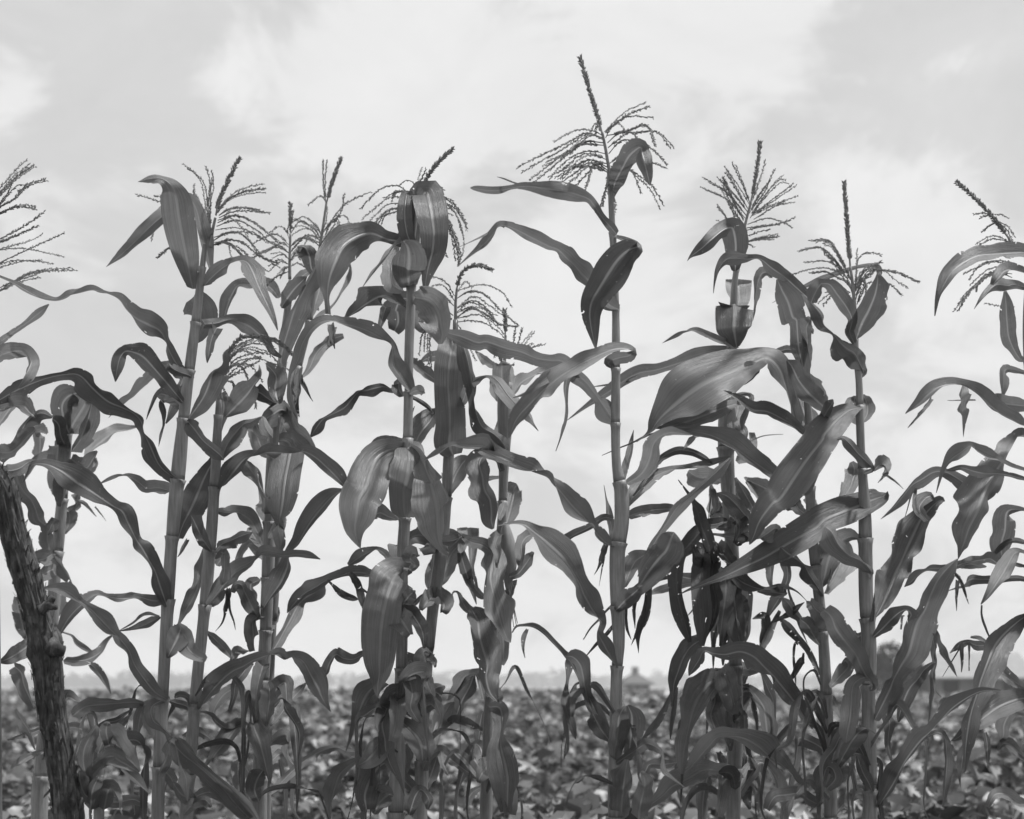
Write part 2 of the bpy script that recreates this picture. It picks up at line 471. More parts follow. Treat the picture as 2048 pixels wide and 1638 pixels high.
# the dark tree right of centre and its lower neighbour
def tree(cx, Y, top, w, label, seed, lobes):
    base = P(cx, HOR, Y); base[2] = 0
    root = empty('tree', tuple(base))
    tag(root, label, 'tree')
    h = CAM_H + (HOR - top) / F_PX * Y
    path = [base + np.array((0, 0, -.1)), base + np.array((.06, 0, h * .3)), base + np.array((-.05, .1, h * .62))]
    V, Fc = tube(spline(path, 8), np.linspace(.2, .07, 8) * h / 4, 8)
    mesh_obj('trunk', V, Fc, M_BARK, root)
    for a in range(4):
        th = a * 1.6 + .3
        p0 = base + np.array((0, 0, h * (.35 + .06 * a)))
        V, Fc = tube(spline([p0, p0 + np.array((math.cos(th) * w * .16, math.sin(th) * w * .16, h * .14)), p0 + np.array((math.cos(th) * w * .34, math.sin(th) * w * .3, h * .26))], 6), np.linspace(.07, .02, 6) * h / 4, 6)
        mesh_obj('limb', V, Fc, M_BARK, root)
    Vs, Fs, off = [], [], 0
    for k, (dx, dz, rx, rz) in enumerate(lobes):
        V, Fa = clump_cloud(760, base[0] + dx * w, base[1] + rng.uniform(-.3, .3) * w, dz * h, rx * w, rx * w, rz * h, .055 * h, seed + k)
        Vs.append(V); Fs.append(Fa + off); off += len(V)
    big_mesh('crown', np.concatenate(Vs), np.concatenate(Fs), M_TREE, None, root)
tree(1790, 92, 1283, 3.2, 'dark round-crowned tree rising over the field between the corn stalks on the right', 90,
     [(0, .70, .40, .30), (-.22, .58, .26, .22), (.26, .55, .28, .24), (.05, .42, .45, .22)])
tree(1772, 84, 1333, 2.3, 'low dark bush in front of the round-crowned tree on the right', 120,
     [(0, .50, .5, .42), (.35, .42, .4, .36), (-.3, .40, .35, .34)])

# farm buildings
def flat_mat(name, lo, hi, sc=2.0, rough=.9):
    return ground_material(name, lo, hi, sc)
M_WALL = flat_mat('weathered_board', 0.16, 0.26); M_ROOF = flat_mat('shingle_roof', 0.07, 0.12)
M_PALE = flat_mat('tin_roof', 0.24, 0.32); M_DARK = flat_mat('dark_interior', 0.012, 0.02)  # near-black colour stands for the shade inside doors and windows
M_BRICK = flat_mat('chimney_brick', 0.15, 0.25)
def box(x0, x1, y0, y1, z0, z1):
    v = [(x0, y0, z0), (x1, y0, z0), (x1, y1, z0), (x0, y1, z0), (x0, y0, z1), (x1, y0, z1), (x1, y1, z1), (x0, y1, z1)]
    return v, [(0, 3, 2, 1), (4, 5, 6, 7), (0, 1, 5, 4), (1, 2, 6, 5), (2, 3, 7, 6), (3, 0, 4, 7)]
def house(px0, px1, Y, eave, ridge, label, pale, chimney, door_px):
    a = P(px0, HOR, Y)[0]; b = P(px1, HOR, Y)[0]
    ze = CAM_H + (HOR - eave) / F_PX * Y; zr = CAM_H + (HOR - ridge) / F_PX * Y
    dep = 6.0 if chimney else 7.0
    root = empty('farmhouse' if chimney else 'barn', ((a + b) / 2, Y + dep / 2, 0))
    tag(root, label, 'house' if chimney else 'barn')
    w = b - a
    for nm, bx in (('wall', (a, b, Y, Y + .15, 0, ze)), ('wall', (a, b, Y + dep - .15, Y + dep, 0, ze)),
                   ('wall', (a, a + .15, Y + .152, Y + dep - .152, 0, ze)), ('wall', (b - .15, b, Y + .152, Y + dep - .152, 0, ze))):
        V, Fc = box(*bx); mesh_obj(nm, V, Fc, M_WALL, root, smooth=False)
    o = .5
    for s in (0, 1):
        yA, yB = (Y - o, Y + dep / 2) if s == 0 else (Y + dep + o, Y + dep / 2)
        t = .12
        V = [(a - o, yA, ze - .1), (b + o, yA, ze - .1), (b + o - 1.3 * chimney, yB, zr), (a - o + 1.3 * chimney, yB, zr)]
        V += [(x, y, z + t) for x, y, z in V]
        mesh_obj('roof', V, [(0, 3, 2, 1), (4, 5, 6, 7), (0, 1, 5, 4), (1, 2, 6, 5), (2, 3, 7, 6), (3, 0, 4, 7)], M_PALE if pale else M_ROOF, root, smooth=False)
    if chimney:
        c = (a + b) / 2
        V, Fc = box(c - .35, c + .35, Y + dep / 2 - .3, Y + dep / 2 + .3, zr - .5, zr + .9)
        mesh_obj('chimney', V, Fc, M_BRICK, root, smooth=False)
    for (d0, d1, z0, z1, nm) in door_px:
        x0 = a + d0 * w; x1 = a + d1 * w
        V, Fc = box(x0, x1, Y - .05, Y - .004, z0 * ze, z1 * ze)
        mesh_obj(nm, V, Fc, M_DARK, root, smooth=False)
house(1250, 1300, 150, 1368, 1350, 'small hazy farmhouse with a chimney far behind the tallest corn stalk', False, 1,
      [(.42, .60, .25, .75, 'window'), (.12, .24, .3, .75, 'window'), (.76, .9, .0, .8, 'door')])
house(1878, 2060, 88, 1356, 1306, 'pale-roofed barn with dark openings behind the corn at the right edge', True, 0,
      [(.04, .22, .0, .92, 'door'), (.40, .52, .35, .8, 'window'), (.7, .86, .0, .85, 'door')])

# air
hm = bpy.data.materials.new('air'); hm.use_nodes = True
for n in list(hm.node_tree.nodes): hm.node_tree.nodes.remove(n)
ho = hm.node_tree.nodes.new('ShaderNodeOutputMaterial'); hv = hm.node_tree.nodes.new('ShaderNodeVolumePrincipled')
hv.inputs['Color'].default_value = (.92, .92, .92, 1); hv.inputs['Density'].default_value = 0.0011
hv.inputs['Anisotropy'].default_value = 0.2
hm.node_tree.links.new(hv.outputs[0], ho.inputs['Volume'])
V, Fc = box(-1700, 1700, -70, 2700, -1.0, 16.0)
tag(mesh_obj('haze', V, Fc, hm, smooth=False), 'pale haze lying over the field', 'haze', kind='stuff')

# ------------------------------------------------------------------ corn plants
ORG = {'A': (0, 250), 'B': (0, 600), 'C': (0, 950), 'D': (0, 1238), 'E': (350, 250), 'F': (350, 600), 'G': (350, 950),
       'H': (350, 1238), 'I': (650, 250), 'J': (650, 600), 'K': (650, 950), 'M': (650, 1238), 'N': (950, 100),
       'O': (950, 450), 'Q': (950, 850), 'R': (950, 1238), 'S': (1300, 280), 'T': (1300, 640), 'U': (1300, 950),
       'V': (1300, 1238), 'W': (1648, 350), 'X': (1648, 700), 'Y': (1648, 1000), 'Z': (1648, 1238)}
def parse(txt):
    """survey notes -> rows (x, y, w[, dz cm]) in photo pixels"""
    out, o, k = [], (0, 0), 1.0
    for t in txt.split():
        if t in ORG: o, k = ORG[t], 400.0 / 1638.0; continue
        if t == '0': o, k = (0, 0), 1.0; continue
        v = [float(a) for a in t.split(',')]
        r = [o[0] + v[0] * k, o[1] + v[1] * k, (v[2] if len(v) > 2 else 0) * k, v[3] if len(v) > 3 else None]
        out.append(r)
    return out

NU = 11
US = np.linspace(-1, 1, NU)
def untangle(p):
    """drop a surveyed point that doubles back where two survey sheets overlap"""
    def back(i):
        a = (p[i][0] - p[i - 1][0], p[i][1] - p[i - 1][1]); b = (p[i + 1][0] - p[i][0], p[i + 1][1] - p[i][1])
        return (a[0] * b[0] + a[1] * b[1]) < -.5 * (math.hypot(*a) * math.hypot(*b) + 1e-9)
    i = 1
    while i + 2 < len(p):
        if back(i) and back(i + 1): p.pop(i + 1); i = 1
        else: i += 1
    return p

def make_leaf(root, txt, Y, mode, mat, stalk=None):
    pts = untangle(parse(txt))
    if stalk is not None:                    # carry the blade back to its own stalk
        sx = float(np.interp(pts[0][1], stalk[:, 1], stalk[:, 0]))
        if 6 < sx - pts[0][0] < 62: pts = [[sx, pts[0][1] + .25 * (sx - pts[0][0]), max(2.0, pts[0][2] * .5), None]] + pts
    A = np.array([[p[0], p[1], p[2] * (1.0 if abs(p[2]) < 3 else 1.14)] for p in pts])
    calm = '!' in mode; lit = 1 if '+' in mode else -1 if '-' in mode else 0
    seglen = np.linalg.norm(np.diff(A[:, :2], axis=0), axis=1); tot = seglen.sum()
    n = int(max(14, min(90, tot / 4.5)))
    S = spline(A, n, 2)
    img = np.concatenate([[0], np.cumsum(np.linalg.norm(np.diff(S[:, :2], axis=0), axis=1))]); s = img / max(img[-1], 1e-6)
    wpx = S[:, 2]
    k = Y / F_PX
    wmax = np.abs(A[:, 2]).max()
    prof = np.minimum(1, 0.5 + 1.7 * s) * np.clip(1 - s ** 2.4, 0, 1) ** 0.75
    r = random.Random(hash(txt) % 99991 if False else sum(ord(c) * (i + 1) for i, c in enumerate(txt[:60])))
    W = np.maximum(np.abs(wpx) * (r.uniform(1.12, 1.42) if not calm else 1.22 if lit else 1.05), wmax * prof * 0.92)
    Ltrue = 0.36 + wmax * k * 5.5
    D = math.sqrt(max(0.0, Ltrue ** 2 - (tot * k) ** 2)) if Ltrue > tot * k else 0.0
    D = min(max(D, 0.03), 0.24)
    sg = {'f': -1.0, 'b': 1.0}[mode[0]]
    exp = [p[3] for p in pts]
    if any(e is not None for e in exp):
        ke = [i for i, e in enumerate(exp) if e is not None]
        cum = np.concatenate([[0], np.cumsum(seglen)]) / tot
        dz = np.interp(s, [cum[i] for i in ke], [exp[i] / 100 for i in ke])
    else:
        dz = sg * (0.012 + D * np.sin(s * math.pi / 2 * 1.1))
    Yd = Y + dz
    C = np.stack([(S[:, 0] - 1024) / F_PX * Yd, Yd, CAM_H + (HOR - S[:, 1]) / F_PX * Yd], 1)
    T = np.gradient(C, axis=0); T /= np.maximum(np.linalg.norm(T, axis=1), 1e-9)[:, None]
    tx, tz = np.gradient(S[:, 0]), -np.gradient(S[:, 1])
    l = np.maximum(np.hypot(tx, tz), 1e-6)
    for _ in range(2):
        tx[1:-1] = (tx[:-2] + 2 * tx[1:-1] + tx[2:]) / 4; tz[1:-1] = (tz[:-2] + 2 * tz[1:-1] + tz[2:]) / 4
    l = np.maximum(np.hypot(tx, tz), 1e-6); tx, tz = tx / l, tz / l
    perp = np.stack([-tz, np.zeros(n), tx], 1)
    up_ = float((perp[:, 2] * wpx).sum())
    side = (1.0 if up_ >= 0 else -1.0) * (lit if lit else (1 if r.random() < .6 else -1))
    dep = np.sqrt(np.maximum(W ** 2 - wpx ** 2, 0)) * side
    dep[dep > 0] = np.minimum(dep[dep > 0], W[dep > 0] * .97)
    # smooth the swing of the blade
    for _ in range(3):
        dep[1:-1] = (dep[:-2] + 2 * dep[1:-1] + dep[2:]) / 4
    ac = perp * wpx[:, None] + np.array((0, 1.0, 0))[None] * dep[:, None]
    Wm = np.linalg.norm(ac, axis=1) * k
    ac /= np.maximum(np.linalg.norm(ac, axis=1), 1e-9)[:, None]
    N = np.cross(T, ac); N /= np.maximum(np.linalg.norm(N, axis=1), 1e-9)[:, None]
    m = max(3, n // 4)
    if N[:m, 2].sum() + 0.6 * -N[:m, 1].sum() < 0: N = -N
    arc = np.concatenate([[0], np.cumsum(np.linalg.norm(np.diff(C, axis=0), axis=1))])
    fold = r.uniform(.22, .60) * (.3 if calm else 1); lam = r.uniform(.09, .19); pa, pb_ = r.uniform(0, 6.28), r.uniform(0, 6.28)
    amp = r.uniform(.24, .52) * (.14 if calm else 1); off = r.uniform(0, 90)
    V, UV = [], []
    env = np.clip(s * 5, 0, 1) * np.clip((1 - s) * 4, 0.15, 1)
    for i in range(n):
        for u in US:
            a = abs(u)
            lift = fold * (a ** 1.2) * Wm[i] - (0.06 * Wm[i] if a < .1 else 0)
            sgn = 1 if u > 0 else -1
            mod = max(0.06, 0.30 + 1.5 * mnoise.noise(Vector((arc[i] * 6, sgn * 3.1, off))))
            ph = 2 * math.pi * arc[i] / lam + 4.5 * mnoise.noise(Vector((arc[i] * 5, sgn * 5.7 + off, 2))) + (pa if u < 0 else pb_)
            wob = amp * mod * Wm[i] * (a ** 1.8) * (math.sin(ph) + .15 * math.sin(2.3 * ph + 1)) * env[i]
            wob += 0.05 * Wm[i] * math.sin(2 * math.pi * arc[i] / .23 + pa + u * 2)
            jag = 1 + (0 if calm else 0.24 * a * mnoise.noise(Vector((arc[i] * 16, sgn * 2.3 + off, 7))) + (.03 * mnoise.noise(Vector((arc[i] * 90, sgn + off, 1))) if a > .99 else 0))
            V.append(C[i] + ac[i] * (u * Wm[i] * jag) + N[i] * (lift + wob))
            UV.append((u, arc[i] * 6 + pa))
    Fc = [(i * NU + j, i * NU + j + 1, (i + 1) * NU + j + 1, (i + 1) * NU + j) for i in range(n - 1) for j in range(NU - 1)]
    mesh_obj('leaf', V, Fc, mat, root, uv=UV)
    return A[0]

def spikelets(path, rad, step, size, g, dens, lo=.25, hi=.6):
    """small pointed florets set round a branch"""
    V, Fc = [], []
    arc = np.concatenate([[0], np.cumsum(np.linalg.norm(np.diff(path, axis=0), axis=1))])
    d = 0.0
    while d < arc[-1]:
        c = np.array([np.interp(d, arc, path[:, j]) for j in range(3)])
        c2 = np.array([np.interp(min(d + .01, arc[-1] + .001), arc, path[:, j]) for j in range(3)])
        t = c2 - c; t = t / max(np.linalg.norm(t), 1e-6) if np.linalg.norm(t) > 1e-6 else np.array((0, 0, -1.))
        for _ in range(dens):
            q = np.array([g.gauss(0, 1) for _ in range(3)]); q -= t * q.dot(t); q /= max(np.linalg.norm(q), 1e-6)
            ax = t * g.uniform(.8, 1.0) + q * g.uniform(lo, hi); ax /= np.linalg.norm(ax)
            sd_ = np.cross(ax, q); sd_ /= max(np.linalg.norm(sd_), 1e-6); s2 = np.cross(ax, sd_)
            L = size * g.uniform(.7, 1.2); w = L * .2; b = c + q * rad
            o = len(V)
            V += [b, b + ax * L * .45 + sd_ * w, b + ax * L * .45 - sd_ * w, b + ax * L * .45 + s2 * w, b + ax * L * .45 - s2 * w, b + ax * L]
            for (i, j) in ((1, 3), (3, 2), (2, 4), (4, 1)):
                Fc += [(o, o + j, o + i), (o + 5, o + i, o + j)]
        d += step * g.uniform(.7, 1.3)
    return V, Fc

def make_tassel(root, Y, txt, seed):
    parts, cur = [], 'A'
    for p in txt.strip().split('|'):
        p = p.strip()
        if p[0] not in ORG: p = cur + ' ' + p
        cur = [t for t in p.split() if t in ORG][-1]
        parts.append(p)
    g = random.Random(seed); k = Y / F_PX
    def to3(p, dz):
        S = spline(np.array([[a[0], a[1], a[2]] for a in p]), max(8, 6 * len(p)), 2)
        n = len(S); yy = Y + dz
        return np.array([P(S[i, 0], S[i, 1], yy[i] if hasattr(yy, '__len__') else yy) for i in range(n)]), S[:, 2]
    ax, _ = to3(parse(parts[0]), 0)
    V, Fc = tube(ax, np.linspace(.0042, .0028, len(ax)), 7)
    tas = mesh_obj('tassel', V, Fc, M_TASSEL, root)
    def br(t, thick, dz, size, dens, step, lo=.25, hi=.6):
        p = parse(t)
        n = max(8, 6 * len(p))
        path, _ = to3(p, dz * np.linspace(0, 1, n) ** 1.2)
        V, Fc = tube(path, np.linspace(thick, thick * .5, n), 5)
        V2, F2 = spikelets(path[int(n * .12):], thick * .6, step, size, g, dens, lo, hi)
        o = len(V); V = list(V) + V2; Fc = Fc + [tuple(a + o for a in f) for f in F2]
        mesh_obj('tassel_branch', V, Fc, M_TASSEL, tas, smooth=False)
    br(parts[1], .0022, 0.0, .0078, 6, .0027, .35, 1.1)
    extra = []
    for t in parts[2:]:
        if g.random() < .5:
            dx, dy = g.uniform(-16, 16), g.uniform(-14, 14); pp = parse(t); m_ = len(pp)
            extra.append('0 ' + ' '.join('%.1f,%.1f' % (a[0] + dx * i / m_, a[1] + dy * i / m_) for i, a in enumerate(pp)))
    for t in parts[2:] + extra:
        br(t, g.uniform(.0008, .0013), g.uniform(-.11, .11), g.uniform(.0050, .0072), 2, .0038)

def make_plant(label, Y, txt, seed, group='corn plants in the near row', low=3, reach=False):
    lines = [l.strip() for l in txt.strip().splitlines() if l.strip()]
    st = [l for l in lines if l[0] == 'S'][0]
    sp = parse(st[1:])
    A = np.array([[p[0], p[1], p[2]] for p in sp])
    # carry the stalk on to the ground
    gy = HOR + CAM_H * F_PX / Y
    d = A[-1] - A[-2]; d = d / max(d[1], 1.0)
    ext = A[-1] + np.array((d[0], 1, 0)) * (gy + 6 - A[-1][1]) * np.array((.55, 1, 1))
    ext[2] = A[-1][2] * 1.15
    A = np.vstack([A, ext])
    n = 80
    S = spline(A, n, 2)
    k = Y / F_PX
    base = P(ext[0], ext[1], Y); base[2] = 0
    root = empty('corn_plant', tuple(base))
    tag(root, label, 'corn plant', group)
    path = np.array([P(a[0], a[1], Y) for a in S]); rad = np.maximum(S[:, 2], 1.5) * k
    V, Fc = tube(path, rad, 14)
    stalk = mesh_obj('stalk', V, Fc, M_STALK, root)
    cuts = []
    for l in lines:
        c = l[0]
        if c == 'L' or c == 'W':
            mode = l.split()[1]
            b = make_leaf(root, l.split(None, 2)[2], Y + (float(mode[1:].strip('!+-')) / 100 if len(mode.strip('!+-')) > 1 else 0), mode, M_LEAF if c == 'L' else M_DRY_SHADED, S if reach and c == 'L' else None)
            i = int(np.argmin(np.abs(S[:, 1] - b[1])))
            if abs(S[i, 0] - b[0]) < 34 and S[0, 1] + 20 < b[1] < 1640: cuts.append(b[1])
        elif c == 'T':
            make_tassel(root, Y, l[1:], seed)
        elif c == 'E':
            p = parse(l[1:]); E = spline(np.array([[a[0], a[1], a[2]] for a in p]), 26, 2)
            pe = np.array([P(a[0], a[1], Y - .03) for a in E])
            V, Fc = tube(pe, np.maximum(E[:, 2], .8) * k, 16, noise=lambda i, th: .06 * math.sin(3 * th + i * .12) + .03 * math.sin(7 * th - i * .2))
            ear = mesh_obj('ear', V, Fc, M_HUSK, root)
            g = random.Random(seed + 5)
            for q in range(5):
                e0 = pe[-3]; a = g.uniform(0, 6.28)
                e1 = e0 + np.array((math.cos(a) * .012, math.sin(a) * .012, -.03)); e2 = e1 + np.array((math.cos(a) * .015, math.sin(a) * .01, -.05 - g.random() * .03))
                V, Fc = tube(spline([e0, e1, e2], 7), np.linspace(.002, .0008, 7), 5)
                mesh_obj('silk', V, Fc, M_SILK, ear)
    # extra drooping lower leaves; the dark dry ones also stand for deep shade
    g = random.Random(seed * 13)
    for q in range(low):
        y0 = g.uniform(1390, 1620); x0 = float(np.interp(y0, S[:, 1], S[:, 0])); sx = g.choice((-1, 1))
        if not 40 < x0 < 2010: continue
        r_, up, dn, w = g.uniform(35, 120), g.uniform(20, 90), g.uniform(40, 190), g.uniform(7, 17)
        dry = g.random() < .5
        if dry: w *= .5
        j = lambda v: v + g.uniform(-.14, .14)
        q_ = [(0, 0, w * .4), (j(.30), j(-.7), w * .9), (j(.62), j(-.95), w * g.choice((1, 1, .3))), (j(.85), j(-.5), w * g.choice((.8, -.7, .8))), (j(1.0), j(.1), w * .55), (j(1.08), j(.6), w * .3)]
        t = '0 ' + ' '.join('%.1f,%.1f,%.1f' % (x0 + sx * r_ * a, y0 + (b * up if b < .05 else b * dn), c * (1 if g.random() < .8 else .4)) for a, b, c in q_) + ' %.1f,%.1f,1' % (x0 + sx * r_ * g.uniform(1.0, 1.3), y0 + dn)
        make_leaf(root, t, Y, g.choice('fb'), M_DRY_SHADED if dry else M_LEAF)
    cs = []
    for c in sorted(cuts):
        if not cs or c - cs[-1] > 88: cs.append(c)
    cuts = cs
    yb = S[:, 1]
    for j, y0 in enumerate(cuts):
        y1 = y0 + min(190, (cuts[j + 1] - y0) * .96 if j + 1 < len(cuts) else 150)
        yy = np.linspace(y0 - 4, y1, 14)
        xs = np.interp(yy, yb, S[:, 0]); rs = np.interp(yy, yb, S[:, 2])
        t = np.linspace(0, 1, 14)
        rr = rs * (1.12 + .30 * np.clip(1 - t * 7, 0, 1) ** 2 + .05 * np.sin(t * 3)) 
        pp = np.array([P(xs[i], yy[i], Y) for i in range(14)])
        V, Fc = tube(pp, rr * k, 14, noise=lambda i, th: .03 * math.sin(th * 2 + j))
        mesh_obj('sheath', V, Fc, M_SHEATH, root)
        # node ring at the foot of the sheath
        yn = y1 + 2
        xs = np.interp([yn - 2.2, yn, yn + 2.2], yb, S[:, 0]); rn = float(np.interp(yn, yb, S[:, 2]))
        V, Fc = tube(np.array([P(xs[i], yn + (i - 1) * 2.2, Y) for i in range(3)]), np.array([1.02, 1.13, 1.02]) * rn * k, 14)
        mesh_obj('node', V, Fc, M_NODE, root)
    return root

make_plant('leaning corn plant left of the paired tassels, its top leaf hooked over to the left', 3.08, '''
S 0 410,490,5 392,640,8 380,730,9 368,830,10 355,960,13 343,1090,11 336,1200,11 328,1340,10 320,1500,11 316,1614,11
T E 290,1000 305,880 330,760 | 335,740 355,640 400,530 460,400 530,268 | 280,930 265,700 240,480 110,345 | 280,900 275,650 290,480 255,345 | 290,860 290,600 305,430 | 280,900 250,720 170,570 | 300,800 200,680 155,560 152,525 | 340,720 450,600 580,540 735,520 | 350,720 430,620 560,570 740,550 | 360,740 450,690 600,680 775,725 | 360,760 480,710 680,705 | 350,780 500,740 650,800 840,950 | 340,830 500,780 680,870 780,960 880,995 | 330,860 480,840 640,880 760,970 | 320,920 460,880 600,880 720,930 850,980 | 310,950 420,890 540,890 640,980 720,1080 860,1170 | 310,980 440,940 560,970 700,1080 840,1130 | 320,960 420,960 540,1020 640,1110 760,1200 | 440,980 460,1080 | 350,800 450,760 540,830 620,960 | 300,990 400,950 470,980 520,1040 | A 1640,700 1350,640 1230,600 1115,570 | A 1600,640 1340,590 1270,580 | A 1500,760 1310,800 1260,850 1240,940 | A 1600,900 1400,1000 1330,1060 1280,1090
L f4! A 1575,1340,25 1540,1150,75 1500,950,100 1465,760,105 1440,600,95 1400,500,60 1330,445,35 1240,440,32 1130,465,2
L f7 E 290,1180,20 255,1000,50 215,850,55 170,680,35 A 1540,610,30 1440,665,45 1250,815,38 1050,1010,28 870,1163,1
L f E 240,1320,15 310,1240,60 400,1160,55 500,1110,25 580,1120,40 630,1200,70 690,1340,45 760,1480,28 810,1600,15 F 840,250,3
L b E 190,1380,40 150,1480,70 F 180,60,110 200,180,130 170,300,60 130,350,10
L b F 240,200,30 340,190,25 430,165,18 510,175,35 600,210,65 680,270,60 740,330,35 790,420,25 870,470,10
L b F 340,230,40 300,320,30 280,420,25 265,515,3
L f B 1500,590,25 1430,500,40 1380,400,30 1360,330,14 1310,250,60 1220,200,85 1120,150,60 1040,80,30 980,0,15 900,-45,-20 770,-80,4 650,-60,-18 560,-40,-45 450,0,-32 330,-20,-28 200,-90,-22 120,-135,-15 -40,-210,-8
L f4 B 1590,640,12 1530,610,35 1470,590,42 1410,560,30 1380,520,8
L f B 1500,840,20 1400,720,50 1290,590,60 1180,470,75 1100,430,50 1030,420,25 985,470,40 960,560,35 945,670,3
L b B 1490,600,40 1400,560,45 1300,600,60 1180,710,55 1060,810,35 890,965,2
L b B 1510,900,40 1440,820,90 1360,780,70 1300,780,30 1240,890,15 1200,980,3
L b B 1450,800,30 1330,830,30 1345,930,22 1350,1020,8 1320,1110,12 1300,1200,2
L f B 1500,1490,15 1400,1440,35 1300,1350,50 1230,1200,55 1180,1090,25 1160,1000,45 1100,930,30 1000,880,45 880,830,75 760,730,75 650,620,55 540,610,30 400,635,18 300,670,35 200,710,55 100,760,45 -40,840,20
L b B 1400,1560,50 1300,1540,50 1200,1540,45 1120,1480,30 1030,1440,14 930,1460,-12 800,1515,-1
L f+ C 1370,1080,20 1310,900,60 1270,780,30 1200,660,45 1150,580,50 1110,520,20 1050,400,55 1000,300,55 920,250,35 800,170,60 680,90,85 560,10,90 460,-50,55 360,-90,30 260,-80,14 230,-10,12 190,60,2
L f+ C 1340,1030,30 1250,1030,45 1140,1000,22 1060,1010,20 960,1010,35 850,985,18 780,980,30 650,1080,55 560,1180,55 490,1300,25 430,1420,10
L b G 30,1240,10 90,1110,45 150,1000,55 200,860,50 230,720,35 235,600,8
L b G 30,520,12 70,400,35 140,260,90 F 190,1580,95 260,1420,70 310,1320,40 330,1230,10
L f F 110,1000,20 160,1060,60 230,1150,45 300,1210,40 370,1270,35 400,1310,3
L f F 100,990,15 180,880,75 250,760,85 290,660,80 320,590,45 390,530,25 400,440,25 430,400,4
L f D 1370,660,20 1270,600,40 1180,490,45 1100,370,40 1060,260,25 990,170,35 940,120,20 C 900,1260,40 820,1180,55 740,1100,35 660,1040,20 560,960,45 460,930,30 350,930,8
L f- D 1340,660,25 1240,720,40 1250,830,45 1330,890,25 1390,940,20 1420,1010,35 1500,1110,60 H 190,1210,45 300,1310,65 400,1400,70 520,1540,55 620,1640,40
L f H 0,960,20 100,1050,50 230,1180,45 340,1300,55 460,1400,80 600,1520,70 680,1640,40
L f G 20,1230,20 50,1320,60 110,1430,55 170,1480,45 230,1510,30 240,1530,6
L f C 1490,1240,30 1450,1340,75 1400,1440,40 1370,1500,5
L b C 1300,1155,6 1190,1140,14 1080,1220,12 970,1280,3
L b C 1310,1160,10 1260,1190,20 1180,1230,30 1080,1260,15 980,1280,3
L b F 0,600,20 60,650,40 20,760,60 -40,900,50 -80,1010,10
L b D 1390,670,10 1450,690,25 1520,710,30 1600,760,20 1640,800,4
L b D 1330,1230,30 1390,1290,40 1450,1370,30 1500,1250,20 1530,1180,4
''', 21)

make_plant('corn plant with a bent drooping tassel, standing close beside the leaning plant', 3.2, '''
S 0 438,800,6 434,880,8 430,960,9 420,1100,10 408,1230,10 394,1360,10 384,1480,11 373,1614,12
T F 350,950 370,760 385,640 | 400,560 440,430 540,310 700,300 860,350 980,465 | 400,600 460,480 560,400 650,390 800,440 | 410,560 460,420 540,280 | 420,540 500,420 620,340 750,350 820,400 | 400,640 480,500 620,440 760,440 850,520 950,590 | 410,600 520,500 680,480 800,520 870,540 | 420,640 500,560 620,480 700,470 | 440,500 560,560 600,660 650,760 665,880 | 400,660 480,680 490,750 510,820 | 560,500 650,570 680,620 720,670 | 380,700 430,800 440,830 | 400,660 460,620 560,560 690,500 | 380,600 375,700 | 395,590 480,440 600,400 720,440 | 400,580 430,480 500,380 600,330 | 400,650 450,560 550,520 640,540 | 390,700 440,640 520,600 560,590
L f F 410,960,15 470,900,55 540,830,70 600,760,60 640,700,15 690,630,14 705,580,10 690,530,2
L b F 380,760,25 400,860,50 390,940,40 360,1080,20
L f F 380,1300,20 430,1190,70 500,1090,70 560,1020,45 620,1000,40 690,960,25 720,960,20 735,1030,35 760,1080,40 800,1130,5
L f F 365,1550,10 430,1470,45 510,1370,70 580,1300,50 680,1270,20 760,1250,-45 850,1250,-22 960,1250,4 1050,1240,30 1150,1290,50 1240,1370,50 1330,1460,45 1425,1560,8
L f F 540,1320,20 620,1390,50 670,1460,35 700,1520,15 750,1630,6
L f G 320,640,15 370,580,40 450,540,50 540,500,45 635,468,5
L f G 340,740,20 370,700,40 400,640,35 410,740,35 400,830,35 380,900,12
L b G 350,300,15 430,310,30 500,305,12 560,330,45 620,380,70 680,480,35 730,600,10
L f G 300,630,15 250,560,45 190,450,50 150,370,40 130,330,10
L f G 250,1080,10 330,990,40 420,880,60 510,790,70 600,740,60 660,690,30 720,640,-40 800,640,-35 890,660,-20 1000,650,-20 1100,660,-20 1190,690,-3
L b G 265,1290,12 330,1350,35 400,1420,40 470,1500,15
L f+ H 200,740,12 270,630,40 370,510,70 470,430,60 560,390,50 640,340,35 720,310,30 780,290,5
L b H 430,420,20 470,340,20 500,270,40 560,260,20 610,260,3
L b H 200,1290,10 280,1180,15 340,1090,60 420,1000,70 500,900,55 570,860,20 620,880,5
L b H 180,760,12 270,780,12 330,830,25 390,880,30 460,900,30 530,870,45 590,860,10
L b G 330,960,30 360,900,45 330,1000,40 300,1080,10
W b G 435,930,15 425,1000,25 410,1080,20 385,1200,10 330,1280,2
W b G 420,940,10 435,1010,15 450,1110,12 480,1200,8 495,1270,2
L b G 100,530,15 60,600,20 20,670,4
L f H 90,1380,20 140,1470,40 60,1440,50 10,1380,25 -20,1330,5
L b H 60,960,10 170,920,35 260,960,30 300,1000,6
L b H 120,1500,15 200,1440,40 300,1420,40 380,1500,10
L f H 70,1600,20 160,1510,35 240,1480,30 300,1540,10
''', 22)

